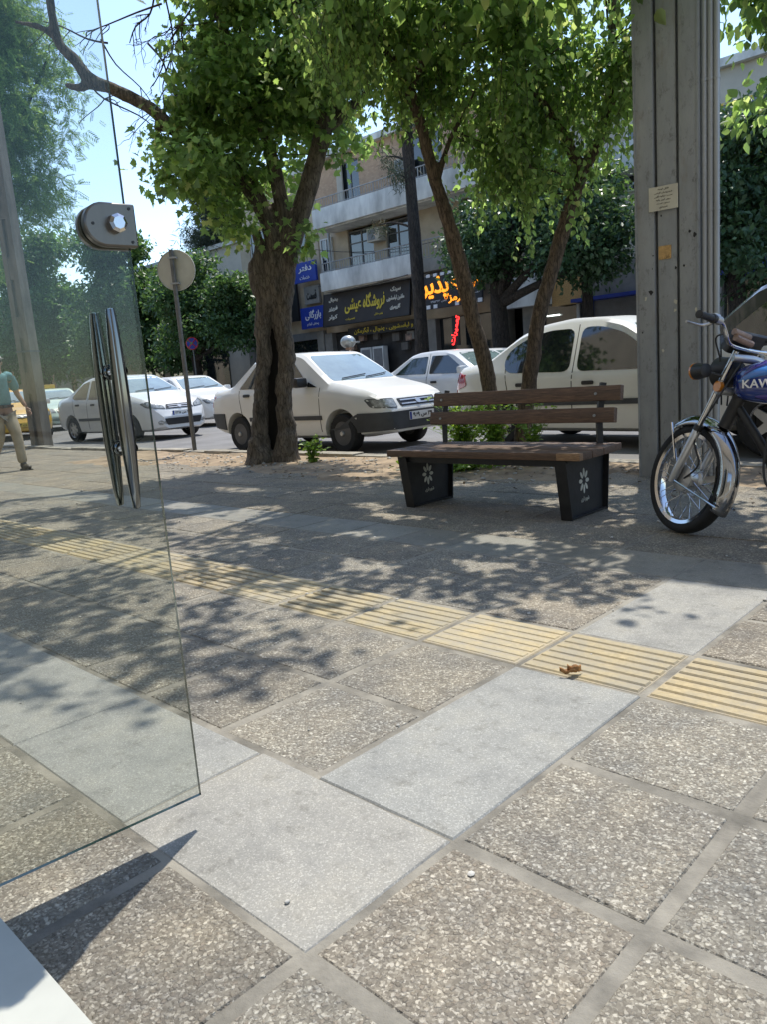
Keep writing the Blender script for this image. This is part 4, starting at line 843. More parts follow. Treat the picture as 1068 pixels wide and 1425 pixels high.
PARS = dict(L=4.43, W=1.70, wr=.29, wheels=(.86, 3.53), roofw=.74, rim='alloy', spokes=8,
    top=[(0, .70), (.03, .95), (.12, 1.0), (.75, 1.03), (.88, 1.06), (1.42, 1.36), (1.65, 1.405), (2.1, 1.42), (2.4, 1.40), (2.6, 1.35), (3.2, 1.0), (3.35, .95), (4.0, .83), (4.25, .72), (4.37, .58), (4.43, .46)],
    belt=[(0, .62), (.06, .88), (.6, .94), (1.4, .93), (2.6, .90), (3.2, .87), (4, .75), (4.3, .6), (4.43, .42)], plan=[(0, .8), (.06, .92), (.5, .985), (1, 1), (3.2, 1), (3.9, .97), (4.2, .9), (4.36, .8), (4.43, .66)], bot=[(0, .34), (.3, .26), (.8, .2), (3.6, .19), (4.2, .2), (4.43, .26)],
    win=[[(1.05, .985), (1.92, .965), (1.92, 1.31), (1.50, 1.295)], [(2.02, .965), (2.95, .94), (2.90, 1.02), (2.45, 1.30), (2.02, 1.315)]], wround=.03,
    screen=(.68, .54, 1.03, 1.34), rear=(.62, .52, 1.07, 1.34), head=[(.40, .60), (.74, .62), (.76, .74), (.44, .73)], tail=[(.44, .72), (.76, .72), (.76, .9), (.44, .9)], grille=[(-.36, .60), (.36, .60), (.36, .71), (-.36, .71)], slats=[.63, .67], slatw=.34, badge=.655,
    handles=[(1.22, .80), (2.1, .80)], seams=[((1.97, .3), (1.97, 1.36)), ((3.1, .3), (3.05, .92)), ((1.1, .62), (1.0, .97))], strip=(1.2, 3.1, .47), mirror=(2.95, .985), mirmat='grey_white_paint', plate=(0, .42))
SUV = dict(L=4.35, W=1.78, wr=.33, wheels=(.80, 3.42), roofw=.74, rim='alloy', spokes=5,
    top=[(0, .8), (.04, 1.10), (.25, 1.28), (.62, 1.58), (.8, 1.62), (1.8, 1.68), (2.4, 1.65), (2.7, 1.56), (3.3, 1.14), (3.5, 1.06), (4.05, .94), (4.25, .78), (4.35, .55)],
    belt=[(0, .7), (.06, 1.0), (.6, 1.06), (2.4, 1.03), (3.3, 1.0), (3.9, .88), (4.25, .68), (4.35, .48)], plan=[(0, .82), (.06, .93), (.4, .99), (1, 1), (3.2, 1), (3.9, .95), (4.22, .8), (4.35, .6)], bot=[(0, .4), (.3, .3), (.8, .24), (3.4, .24), (4.1, .26), (4.35, .32)],
    win=[[(.42, 1.20), (.62, 1.10), (1.45, 1.09), (1.45, 1.54), (.86, 1.54)], [(1.55, 1.09), (2.85, 1.07), (2.75, 1.15), (2.40, 1.50), (1.55, 1.55)]], wround=.06,
    screen=(.72, .58, 1.17, 1.58), rear=(.66, .58, 1.18, 1.56), glass='glass_smoke', head=[(.42, .72), (.76, .78), (.78, .90), (.5, .84)], tail=[(.56, .8), (.80, .8), (.80, 1.05), (.62, 1.05)], grille=[(-.4, .66), (.4, .66), (.36, .8), (-.36, .8)], slats=[.7, .75], slatw=.34,
    handles=[(1.1, .95), (1.8, .94)], seams=[((1.5, .35), (1.5, 1.6)), ((2.9, .35), (2.9, 1.02))], mirror=(2.75, 1.1), roofcut=1.06, plate=(0, .5))
RZ = -.045
g1 = 'cars parked along the near kerb'; g2 = 'cars passing or parked in the far lanes'
make_car('parked_car', PRIDE, 'white_paint', 'white boxy saloon with black bumpers parked behind the hollow tree trunk', 'car', (-8.98, 8.0, RZ), R_(.5), g1, plate=('۹۲ س ۹۶۹', 'plate_white'))
make_car('parked_car', P206, 'cream_paint', 'cream white rounded saloon parked directly behind the bench', 'car', (-4.5, 8.85, RZ), R_(-5), g1, plate=('۴۵ د ۲۱۸', 'plate_white'))
make_car('parked_car', SAINA, 'grey_white_paint', 'white saloon with alloy wheels parked behind the round signpost, seen through the glass door', 'car', (-16.8, 8.95, RZ), R_(4), g1, plate=('۲۷ ص ۵۳۲', 'plate_white'))
make_car('parked_car', SUV, 'grey_white_paint', 'pale crossover with a black roof and dark windows behind the motorcycle', 'car', (-.93, 8.3, RZ), R_(-3), g1, roof='black_paint')
make_car('passing_car', PARS, 'grey_white_paint', 'white low saloon in the far lane, left of the slender leaning trunk', 'car', (-9.9, 12.7, RZ), R_(-3), g2)
make_car('passing_car', PARS, 'white_paint', 'white saloon behind the signpost, just beyond the one with alloy wheels', 'car', (-19.6, 12.2, RZ), R_(2), g2, plate=('۳۱ ب ۷۴۶', 'plate_white'))
make_car('passing_car', PARS, 'white_paint', 'white saloon just left of the hollow trunk, only its side windows showing', 'car', (-16.2, 14.1, RZ), R_(0), g2, detail=False)
make_car('passing_car', PRIDE, 'grey_white_paint', 'white car of which only the roof shows, behind the tail of the cream saloon', 'car', (-11.2, 15.6, RZ), R_(0), g2, detail=False)
def taxi(paint, label, loc, ang, plate=None, emb=False):
    r = make_car('taxi', PARS, paint, label, 'taxi', loc, ang, 'taxis on the left', plate=plate)
    m = MB(); m.box((-.28, -.22, 1.42), (-.1, .22, 1.56), bev=.03); m.build('roof_sign', 'yellow_paint', r, True, 50)
    return r
taxi('yellow_paint', 'yellow taxi with a black grille standing behind the concrete pole and the walking man', (-23.9, 8.9, RZ), R_(-13), ('۸۷ ت ۴۱۲', 'plate_yellow'))
taxi('pale_green_paint', 'pale green taxi with a yellow roof sign, farther off right of the concrete pole', (-27.3, 11.6, RZ), R_(-10), ('۲۵ ت ۱۶۳', 'plate_yellow'))

# ------------------------------------------------------------------ glass door of the shop
DD = Vector((-.0796, -.9968, 0)); DN = Vector((.9968, -.0796, 0)); DC = Vector((-1.497, .842, 0))
door = empty('glass_door', DC, 0, 'open frameless glass door with paired steel bar handles at the left', 'door')
DM = Matrix(((DD.x, DN.x, 0, 0), (DD.y, DN.y, 0, 0), (0, 0, 1, 0), (0, 0, 0, 1)))     # local: s along leaf from free edge, n towards camera, z
mb = MB(); mb.m = DM; mb.box((0, -.005, .074), (.90, .005, 2.32)); pane = mb.build('glass_pane', ['door_glass', 'glass_edge'], door)
for f in pane.data.polygons: f.material_index = 0 if abs(f.normal.dot(DN)) > .9 else 1
lock = None
for s in (1, -1):
    mb = MB(); mb.m = DM; pl = [(-.010, 1.288), (-.010, 1.372), (.055, 1.372)]+[(.055+.042*math.sin(t), 1.330+.042*math.cos(t)) for t in np.linspace(.15, math.pi-.15, 12)]+[(.055, 1.288)]
    mt = Matrix(((1, 0, 0, 0), (0, 0, 1, 0), (0, 1, 0, 0), (0, 0, 0, 1)))
    mb.prism(pl, s*.006, s*.026, mt); o = mb.build('lock_case', 'brushed_steel', door, True, 40)
    bv = o.modifiers.new('b', 'BEVEL'); bv.width = .004; bv.segments = 2; apply_mods(o)
    kb = MB(); kb.m = DM @ Matrix.Translation((.034, 0, 1.331)); kb.lathe([(.001, s*.044), (.012, s*.044), (.0185, s*.040), (.019, s*.026)], 8, 'y'); kb.build('lock_cylinder', 'chrome', o)
    for a, b in ((.003, 1.362), (.003, 1.298), (.08, 1.33)):
        sb = MB(); sb.m = DM @ Matrix.Translation((a, 0, b)); sb.lathe([(.001, s*.0275), (.003, s*.0275), (.0035, s*.025)], 8, 'y'); sb.build('screw', 'black_iron', o)
for s in (1, -1):
    h = None; mb = MB(); mb.m = DM; n0 = s*.042
    zz = [.766, .768, .80, .86, .90, .97, 1.04, 1.10, 1.15, 1.166, 1.167]; rr_ = [.004, .0075, .0105, .0135, .0155, .0165, .0155, .0135, .0105, .0085, .004]
    mb.tube([(.076, n0, z) for z in zz], rr_, 18); h = mb.build('bar_handle', 'dark_chrome', door, True, 60)
    for z in (1.045, .89):
        sb = MB(); sb.m = DM; sb.tube([(.076, s*.005, z), (.076, s*.007, z), (.076, s*.010, z), (.076, s*.0105, z), (.076, n0, z)], [.016, .016, .014, .009, .009], 14); sb.build('handle_mount', 'chrome', h, True, 40)
        sc_ = MB(); sc_.m = DM; sc_.tube([(.060, n0*.98, z), (.0585, n0*.98, z)], [.008, .006], 10); sc_.build('collar_screw', 'brushed_steel', h)

# ------------------------------------------------------------------ bench
bench = empty('park_bench', (-3.16, 4.42, 0), 0, 'dark wooden bench with black iron end panels pierced by a flower', 'bench')
def flower(cx, cz, r):
    pts = []
    for k in range(8):
        a = k*math.pi/4
        for da, rr_ in ((-.30, .34), (-.17, .80), (0, 1.0), (.17, .80)): pts.append((cx+math.sin(a+da)*r*rr_*.78, cz+math.cos(a+da)*r*rr_*1.15))
    return pts
for x, nm in ((-.665, 'a'), (.655, 'b')):
    mt = Matrix(((0, 0, 1, x), (1, 0, 0, 0), (0, 1, 0, 0), (0, 0, 0, 1)))
    mb = MB(); mb.prism([(-.225, .0), (.215, .0), (.25, .385), (-.285, .385)], -.004, .004, mt); o = mb.build('end_panel', 'black_iron', bench)
    cu = MB(); cu.prism([(-.02+math.cos(t)*.015, .225+math.sin(t)*.02) for t in np.linspace(0, 6.28, 9)[:-1]], -.05, .05, mt)
    c = cu.build('cut', 'black_iron'); md = o.modifiers.new('b', 'BOOLEAN'); md.object = c; md.operation = 'DIFFERENCE'; md.solver = 'EXACT'; apply_mods(o); bpy.data.objects.remove(c)
    # pale petals painting the light that shows through a pierced flower
    fl = MB()
    for k in range(8):
        a = k*math.pi/4; fl.prism([(-.02+(math.sin(a)*(.048+.026*math.cos(t))+math.cos(a)*.0125*math.sin(t))*.85, .225+(math.cos(a)*(.048+.026*math.cos(t))-math.sin(a)*.0125*math.sin(t))*1.12) for t in np.linspace(0, 2*math.pi, 9)[:-1]], -.0065, .0065, mt)
    tag(fl.build('cutout_light_petals', 'sign_back', o), 'pale eight petalled flower standing for light through the cutout')
    text('cutout_light_lettering', 'شهرداری', .10, .035, 'sign_back', o, Matrix(((0, 0, 1, x+.005), (1, 0, 0, -.01), (0, 1, 0, .105), (0, 0, 0, 1))), .004)  # pale letters stand in for light coming through cut-out script
    fr = MB()
    fr.box((x-.035, -.232, 0), (x+.035, -.222, .39), rot=None) if False else None
    def bar(y0, z0, y1, z1, wd=.04, th=.008):
        d = Vector((0, y1-y0, z1-z0)).normalized(); n = Vector((0, -d.z, d.y)); v = []
        for (yy, zz) in ((y0, z0), (y1, z1)):
            for sx in (-1, 1):
                for sn in (0, 1): v.append(Vector((x+sx*wd, yy, zz))+n*th*sn)
        fr.add(v, [[0, 1, 3, 2], [4, 6, 7, 5], [0, 4, 5, 1], [2, 3, 7, 6], [0, 2, 6, 4], [1, 5, 7, 3]])
    bar(-.226, 0, -.288, .387); bar(.252, .387, .216, 0); bar(-.214, .008, .208, .008, .039); bar(.24, .380, -.276, .380, .039)
    fr.build('panel_flange', 'black_iron', o)
    sp = MB(); v = [Vector((x-.03+.02*(1 if x < 0 else 1), .23, .38)), Vector((x-.02, .245, .60)), Vector((x-.005, .285, .83))]
    for a, b in zip(v[:-1], v[1:]): sp.tube([a, b], .026, 4)
    sp.build('back_support', 'black_iron', bench)
mb = MB(); mb.box((-.66, -.26, .345), (.65, -.235, .386)); mb.box((-.66, .20, .345), (.65, .225, .386)); mb.build('seat_rail', 'black_iron', bench)
for k, (y0, y1, x0, x1) in enumerate(((-.31, -.155, -.80, .80), (-.14, .0, -.79, .795), (.015, .155, -.79, .79), (.17, .28, -.79, .775))):
    mb = MB(); mb.box((x0, y0, .39), (x1, y1, .437), bev=.006); mb.build('seat_plank', 'bench_wood', bench, True, 40)
mb = MB(); mb.box((.64, -.3125, .392), (.8025, -.27, .4375), bev=.004); mb.build('worn_plank_end', 'raw_wood', bench, True)
for z0, z1, x0, x1, y in ((.715, .812, -.75, .81, .232), (.575, .672, -.775, .775, .205)):
    mb = MB(); rot = Quaternion((1, 0, 0), R_(-9)); mb.box((x0, y-.022, z0), (x1, y+.022, z1), rot=rot, bev=.006); o = mb.build('back_plank', 'bench_wood', bench, True, 40)
    for bx in (-.67, .635): b = MB(); b.lathe([(.001, y-.030), (.009, y-.029), (.010, y-.02)], 10, 'y', Matrix.Translation((bx, 0, (z0+z1)/2))); b.build('bolt', 'galvanised', o)

# ------------------------------------------------------------------ big steel post with conduit
pb0 = G(936, 660); pole = empty('steel_post', pb0+Vector((.06, 0, 0)), R_(8), 'wide grey steel post with pasted notices, between bench and motorcycle', 'post')
pole.scale = (.90, 1, 1)
mb = MB()
# built-up section: two flanges joined by a recessed web, seen face on as three vertical bands
for x0, x1, y0, y1 in ((-.315, -.145, -.14, .16), (.06, .225, -.14, .16), (-.122, .037, -.125, .12), (-.145, .06, -.075, .10)):
    mb.box((x0+(.0 if x0 > -.2 else 0), y0, -.2), (x1, y1, 7.5), bev=.012)
for x in (-.30, .21): mb.box((x-.006, -.146, 0), (x+.006, -.139, 7.5))
mb.build('shaft', 'steel_grey', pole, True, 30)
mb = MB()
for z in np.arange(.15, 7.2, .30):
    for x in (-.10, .015): mb.ball((x, -.107, z), .009, 8)
mb.build('rivet', 'steel_grey', pole, True) if False else None
for x, r in ((.255, .024), (.302, .024), (.349, .024)):
    mb = MB(); mb.tube([(x, -.10, .0), (x, -.10, 7.5)], r, 16); o = mb.build('conduit', 'galvanised', pole, True, 60)
    for z in (1.1, 2.0, 2.9, 3.8): mb = MB(); mb.lathe([(r+.003, z), (r+.003, z+.02)], 16, 'z', Matrix.Translation((x, -.10, 0))); mb.build('clamp', 'galvanised', o)
mb = MB(); mb.box((-.185, -.149, 2.06), (.055, -.141, 2.235), rot=Quaternion((0, 1, 0), R_(0))); nt_ = mb.build('paper_notice', 'paper', pole)
for i, (s_, w_) in enumerate((('قابل توجه', .09), ('شهروندان گرامی', .15), ('نصب هرگونه آگهی', .15), ('روی این پایه', .12), ('ممنوع است', .11), ('شهرداری', .07))): text('notice_line', s_, w_, .016, 'ink_black', nt_, TM(-.065, -.1495, 2.213-i*.026), .001, .02)
mb = MB(); mb.box((-.115, -.132, 1.70), (-.01, -.1255, 1.80)); st = mb.build('orange_sticker', 'sticker_orange', pole)
text('sticker_mark', 'قفل', .04, .03, 'ink_black', st, TM(-.045, -.1325, 1.715), .001)
rr = random.Random(9); mb = MB()
for i in range(16):
    x = rr.choice([rr.uniform(-.30, -.15), rr.uniform(.06, .2), rr.uniform(-.11, .03)]); z = rr.choice([rr.uniform(1.0, 2.0), rr.uniform(.1, 2.1)]); y = -.1415 if x < -.145 or x > .06 else -.1265
    k = rr.randint(4, 6); s = rr.uniform(.008, .03); mb.prism([(x+math.cos(t*6.283/k)*s*rr.uniform(.2, 1), z+math.sin(t*6.283/k)*s*rr.uniform(.4, 1.0)) for t in range(k)], y, y-.0012, Matrix(((1, 0, 0, 0), (0, 0, 1, 0), (0, 1, 0, 0), (0, 0, 0, 1))), mi=0 if i % 3 else 1)
tag(mb.build('torn_poster_residue', ['ink_black', 'paper'], pole), kind='stuff')
# ------------------------------------------------------------------ concrete pole at left
lp_ = G(59, 622); cp = empty('utility_pole', lp_, R_(30), 'tapering weathered concrete pole at the far left, beside the walking man', 'pole')
mb = MB(); H = 9.5
def frus(x, wd0, wd1, d0, d1, y=0):
    v = []
    for z, a, b in ((-.2, wd0, d0), (H, wd1, d1)):
        for sx, sy in ((-1, -1), (1, -1), (1, 1), (-1, 1)): v.append((x+sx*a, y+sy*b, z))
    mb.add(v, [[0, 1, 2, 3], [7, 6, 5, 4]]+[[i, (i+1) % 4, 4+(i+1) % 4, 4+i] for i in range(4)])
frus(-.105, .058, .05, .15, .11); frus(.105, .058, .05, .15, .11); frus(0, .055, .06, .08, .055)
for z in (1.15, 2.3, 3.5, 4.7, 5.9, 7.1): mb.box((-.053, -.135+z*.004, z), (.053, .135-z*.004, z+.45))
mb.build('shaft', 'concrete_pole', cp)
mb = MB(); mb.box((-.17, -.165, 2.02), (.17, .165, 2.05)); mb.build('steel_band', 'post_grey', cp)
# ------------------------------------------------------------------ round sign seen from behind
sb = G(271, 629); rs = empty('round_sign', sb, 0, 'round traffic sign seen from behind on a grey post by the kerb', 'sign')
mb = MB(); mb.tube([(0, 0, -.3), (0, 0, 3.10)], .034, 14); mb.build('post', 'post_grey', rs, True, 50)
fd = Vector((-F0.x, -F0.y, 0)); ang = math.atan2(fd.y, fd.x)+R_(-8); mt = Matrix.Rotation(ang+R_(90), 4, 'Z')
mb = MB(); mb.m = mt; mb.lathe([(.001, .050), (.288, .050), (.298, .040), (.300, .048), (.303, .048), (.303, .064), (.001, .064)], 48, 'y', Matrix.Translation((.03, 0, 2.80))); dk = mb.build('disc', 'sign_back', rs, True, 30)
for z in (2.98, 2.60):
    mb = MB(); mb.m = mt; mb.box((-.055, -.04, z-.012), (.075, .05, z+.012)); mb.build('clamp', 'galvanised', dk)
# blue no-stopping disc
ns = AY(267, 478, 17.3); nz = empty('small_round_sign', (ns.x, 17.3, .07), 0, 'small blue disc with a red cross on a thin post across the street', 'sign')
mb = MB(); mb.tube([(0, .02, -.1), (0, .02, ns.z+.1)], .03, 8); mb.build('post', 'post_grey', nz)
mt = Matrix.Translation((0, 0, ns.z-.07)) @ Matrix.Rotation(R_(40), 4, 'Z'); mb = MB(); mb.m = mt
mb.lathe([(.001, -.02), (.25, -.02), (.25, 0), (.001, 0)], 32, 'y'); d_ = mb.build('disc', 'sign_blue', nz)
mb = MB(); mb.m = mt; mb.lathe([(.21, -.024), (.25, -.024), (.25, -.021), (.21, -.021)], 32, 'y', closed=True)
for s in (-1, 1): mb.box((-.22, -.0235, -.022), (.22, -.021, .022), rot=Quaternion((0, 1, 0), s*R_(45)))
mb.build('red_cross', 'lens_red', d_)

# ------------------------------------------------------------------ motorcycle
HEAD, STEER = R_(178), R_(-30)
bk = empty('motorcycle', G(956, 741), HEAD, 'blue motorcycle with chrome front mudguard parked at the right edge by the steel post', 'motorcycle')
WRD = .302; axd = Vector((-math.sin(R_(27)), 0, math.cos(R_(27)))); A0 = Vector((.09, 0, 0))
SM = Matrix.Translation(A0) @ Matrix.Rotation(STEER, 4, axd) @ Matrix.Translation(-A0)
def F(): m = MB(); m.m = SM; return m
def wheel(mbf, cx, par, rear=False):
    T = Matrix.Translation((cx, 0, WRD)); rt = WRD; w_ = .042 if not rear else .05
    m = mbf(); m.lathe([(rt*.815, -.028), (rt*.86, -w_*.9), (rt*.93, -w_), (rt*.98, -w_*.72), (rt, -w_*.3), (rt, w_*.3), (rt*.98, w_*.72), (rt*.93, w_), (rt*.86, w_*.9), (rt*.815, .028)], 56, 'y', T, closed=True)
    wh = m.build('wheel', 'rubber', par, True, 50); wh.name = 'front_wheel' if not rear else 'rear_wheel'
    m = mbf(); m.lathe([(rt*.83, -.030), (rt*.835, -.034), (rt*.77, -.030), (rt*.755, -.018), (rt*.755, .018), (rt*.77, .030), (rt*.835, .034), (rt*.83, .030)], 56, 'y', T, closed=True); m.build('rim', 'chrome', wh, True, 40)
    m = mbf()
    for k in range(36):
        a = k*2*math.pi/36; s = 1 if k % 2 else -1; b = a+(.55 if (k//2) % 2 else -.55); hr = .055
        m.tube([(cx+math.cos(b)*hr, s*.04, WRD+math.sin(b)*hr), (cx+math.cos(a)*rt*.76, s*.006, WRD+math.sin(a)*rt*.76)], .0019, 5, cap=False)
    tag(m.build('spokes', 'chrome', wh), 'thin wire spokes')
    m = mbf(); m.lathe([(.001, -.055), (.03, -.055), (.034, -.045), (.058, -.042), (.062, -.03), (.05, -.02), (.05, .02), (.062, .03), (.072, .036), (.074, .052), (.06, .056), (.025, .06), (.001, .06)], 28, 'y', T); m.build('hub', 'silver_alloy', wh, True, 40)
    return wh
wheel(F, 0, bk)
for s in (1, -1):
    b = Vector((.028, s*.082, WRD)); m = F(); ln = axd
    m.tube([b-ln*.03, b-ln*.028, b+ln*.02, b+ln*.30, b+ln*.305], [.016, .021, .024, .022, .019], 16); fk = m.build('fork_leg', 'silver_alloy', bk, True, 50)
    m = F(); m.tube([b+ln*.29, b+ln*.74], .0155, 14); m.build('fork_tube', 'chrome', fk, True, 60)
    m = F(); m.tube([b+ln*.29, b+ln*.32], .024, 14); m.build('dust_seal', 'black_plastic', fk, True, 50)
# mudguard
m = F(); vs, fs = [], []; nA, nB = 40, 9
for i in range(nA+1):
    a = R_(62+(212-62)*i/nA)
    for j in range(nB):
        u = (j/(nB-1)-.5)*2; ww = .056*(1 if 3 < i < nA-3 else .93); rr_ = .352-.055*abs(u)**2.6
        vs.append((math.cos(a)*rr_, u*ww, WRD+math.sin(a)*rr_))
for i in range(nA):
    for j in range(nB-1): q_ = i*nB+j; fs.append([q_, q_+1, q_+nB+1, q_+nB])
m.add(vs, fs); mg = m.build('mudguard', 'mudguard_chrome', bk, True, 70); sd_ = mg.modifiers.new('s', 'SOLIDIFY'); sd_.thickness = .004; apply_mods(mg)
m = F()
for s in (1, -1):
    m.tube([(math.cos(R_(66))*.335, s*.062, WRD+math.sin(R_(66))*.335), (.03, s*.088, WRD+.10)], .006, 6); m.tube([(math.cos(R_(205))*.335, s*.06, WRD+math.sin(R_(205))*.335), (.01, s*.088, WRD-.02)], .006, 6)
m.build('mudguard_stay', 'chrome', mg)
m = F(); m.tube(smooth_path([(-.33, .05, .92), (-.26, .11, .72), (-.10, .085, .52), (-.14, .07, .38), (-.03, .06, .30)], 5), .005, 7); m.build('brake_cable', 'black_plastic', bk, True)
top = lambda t, y=0: Vector((.028, y, WRD))+axd*t
m = F()
for t in (.52, .70): a, b = top(t, .10), top(t, -.10); m.tube([a-Vector((.02, 0, 0)), (a+b)/2-Vector((.05, 0, 0)), b-Vector((.02, 0, 0))], .022, 8)
m.build('triple_clamp', 'silver_alloy', bk, True, 50)
hl = F(); c = top(.62)+Vector((.09, 0, .02)); hl.lathe([(.001, -.10), (.05, -.09), (.078, -.04), (.085, .02), (.088, .03), (.001, .03)], 24, 'x', Matrix.Translation(c)); h_ = hl.build('headlight', 'black_plastic', bk, True, 50)
hl = F(); hl.lathe([(.001, .045), (.05, .042), (.08, .031), (.001, .029)], 24, 'x', Matrix.Translation(c)); hl.build('lens', 'lens_clear', h_, True)
for s in (1, -1):
    m = F(); e = top(.60, s*.17)+Vector((.06, 0, .02)); m.tube([top(.60, s*.09), e], .008, 8); m.tube([e-Vector((.035, 0, 0)), e-Vector((.03, 0, 0)), e+Vector((.03, 0, 0)), e+Vector((.042, 0, 0))], [.02, .036, .044, .044], 14); i_ = m.build('indicator', 'black_plastic', bk, True, 50)
    m = F(); m.tube([e+Vector((.040, 0, 0)), e+Vector((.052, 0, 0)), e+Vector((.06, 0, 0))], [.045, .045, .03], 14); m.build('lens', 'lens_orange' if s < 0 else 'neon_orange' and 'lens_orange', i_, True, 60)
m = F(); e = top(.56, .105)+Vector((-.02, 0, -.02)); m.tube([e-Vector((0, .01, 0)), e+Vector((0, .012, 0))], .028, 14); m.build('side_reflector', 'lens_orange', bk, True, 50)
# handlebar
for s in (1, -1):
    m = F(); b0 = top(.72)+Vector((-.02, s*.03, .03)); p_ = [b0+Vector((0, -s*.03, 0)), b0, b0+Vector((.0, s*.10, .01)), b0+Vector((-.02, s*.15, .04)), b0+Vector((-.03, s*.18, .075)), b0+Vector((-.045, s*.215, .095)), b0+Vector((-.075, s*.30, .095)), b0+Vector((-.115, s*.40, .09))]
    sp = smooth_path(p_, 4); m.tube(sp, .0112, 12); hb = m.build('handlebar', 'chrome', bk, True, 60)
    g0, g1_ = b0+Vector((-.071, s*.285, .096)), b0+Vector((-.118, s*.41, .089)); m = F(); d = g1_-g0
    m.tube([g0, g0+d*.05, g0+d*.1, g0+d*.12, g0+d*.96, g1_, g1_+d*.01], [.024, .024, .022, .0175, .0175, .02, .012], 14); m.build('grip', 'black_plastic', hb, True, 40)
    m = F(); k0 = g0-d*.25; m.tube([k0-d*.18, k0+d*.18], .022, 12); m.ball(k0+Vector((.02, 0, .012)), (.035, .03, .024)); m.build('switch_block', 'silver_alloy' if s > 0 else 'black_plastic', hb, True, 50)
    m = F(); l0 = k0+Vector((.035, 0, -.01)); m.tube(smooth_path([l0, l0+d*.25+Vector((.045, 0, -.01)), l0+d*.8+Vector((.055, 0, -.01)), l0+d*1.25+Vector((.05, 0, -.012))], 4), lerp_list([.010, .008, .006, .0055, .007], 13), 8); m.build('lever', 'silver_alloy', hb, True)
    m = F(); a = b0+Vector((-.05, s*.235, .10)); e = a+Vector((.03, s*.08, .15)); m.tube(smooth_path([a, a+Vector((.03, s*.02, .07)), e], 4), .005, 7); m.build('mirror_stem', 'chrome', hb, True) if s < 0 else None
    if s < 0: m = F(); m.ball(e+Vector((0, 0, .02)), (.012, .055, .038), 14); m.build('mirror', 'black_plastic', hb, True)
m = F(); a = top(.72)+Vector((-.045, .145, .10)); m.tube([a, a+Vector((.012, -.11, -.012))], .017, 10); m.tube([a+Vector((-.005, -.01, -.028)), a+Vector((.015, -.13, -.04))], .017, 10, wob=.2); m.build('wrapped_rag', 'grip_pink', bk, True)
m = F(); c = top(.74)+Vector((.055, 0, .055)); rot = Quaternion((0, 1, 0), R_(-35)); m.box(c-Vector((.035, .10, .055)), c+Vector((.035, .10, .055)), rot=rot, bev=.02); m.box(c+Vector((-.06, -.12, .01)), c+Vector((-.02, .06, .05)), rot=rot, bev=.01); m.build('instrument_cluster', 'black_plastic', bk, True, 40)
for k, (y, o_) in enumerate(((.10, .05), (.03, .09), (-.06, .07), (-.12, .05))):
    m = F(); a = top(.72)+Vector((-.03, y*1.6, .09)); m.tube(smooth_path([a, a+Vector((.09+o_, -y*.4, .0)), a+Vector((.10+o_, -y, -.12)), top(.45, y*.4)], 5), .0045, 7); m.build('control_cable', 'black_plastic', bk, True)
# frame, tank, seat, engine
m = MB(); hd0, hd1 = A0+axd*.68+Vector((.0, 0, 0)), A0+axd*.90
m.tube([hd0-axd*.02, hd1+axd*.02], .034, 12); hp = (hd0+hd1)/2
m.tube(smooth_path([hp, Vector((-.42, 0, .45)), Vector((-.48, 0, .26))], 4), .023, 10); m.tube([hp+Vector((0, 0, .03)), Vector((-.7, 0, .74)), Vector((-.98, 0, .70))], .022, 10)
for s in (1, -1): m.tube(smooth_path([Vector((-.98, s*.05, .70)), Vector((-.97, s*.10, .42)), Vector((-.90, s*.08, .26)), Vector((-.48, 0, .25))], 4), .014, 8); m.tube([Vector((-.9, s*.10, .70)), Vector((-1.5, s*.10, .74))], .014, 8); m.tube([Vector((-.97, s*.09, .36)), Vector((-1.25, s*.10, WRD))], .016, 8)
m.build('frame', 'black_iron', bk, True, 60)
def tank(x0, x1, scale, name, mat, par, zoff=0):
    vs, fs = [], []; n, k = 28, 22
    for i in range(k+1):
        t = i/k; x = x0+(x1-x0)*t; e = math.sin(math.pi*min(1, max(0, t*.97+.015)))**.42; wd = (.135-.035*t)*e*scale; zc = .80-.035*t+zoff; hz = (.135-.04*t)*(.25+.75*e)*scale
        for j in range(n):
            a = 2*math.pi*j/n; c_, s_ = math.cos(a), math.sin(a); sg = lambda q, p: math.copysign(abs(q)**p, q)
            vs.append((x, wd*sg(c_, .65), zc+hz*sg(s_, .75)*(1 if s_ > 0 else .72)))
    for i in range(k):
        for j in range(n): fs.append([i*n+j, i*n+(j+1) % n, (i+1)*n+(j+1) % n, (i+1)*n+j])
    fs += [list(range(n)), [k*n+j for j in range(n)][::-1]]; m = MB(); m.add(vs, fs); return m.build(name, mat, par, True, 60)
TKX0, TKX1 = -.27, -.95
tk = tank(TKX0, TKX1, 1.1, 'fuel_tank', 'paint_blue_tank', bk); tbv = BVHTree.FromPolygons([v.co.copy() for v in tk.data.vertices], [list(p.vertices) for p in tk.data.polygons])
def stripe(pts, wd, mat, name):
    for s in (1, -1):
        vs, fs = [], []; sp = smooth_path([Vector((x, 0, z)) for x, z in pts], 6)
        for i, p in enumerate(sp):
            tw = wd*math.sin(math.pi*(i+.3)/(len(sp)))**.6
            for dz in (-1, -.33, .33, 1):
                h = tbv.ray_cast(Vector((p.x, s*2, p.z+dz*tw)), Vector((0, -s, 0))); vs.append((h[0]+Vector((0, s*.0022, 0))) if h[0] else Vector((p.x, s*.03, p.z+dz*tw)))
        for i in range(len(sp)-1):
            for j in range(3): q_ = i*4+j; fs.append([q_, q_+1, q_+5, q_+4])
        m = MB(); m.add(vs, fs); o = m.build(name, mat, tk, True, 60); sd_ = o.modifiers.new('s', 'SOLIDIFY'); sd_.thickness = .0016; sd_.offset = -1; apply_mods(o)
stripe([(-.31, .82), (-.42, .865), (-.62, .885), (-.80, .875)], .022, 'paint_blue_light', 'tank_stripe')
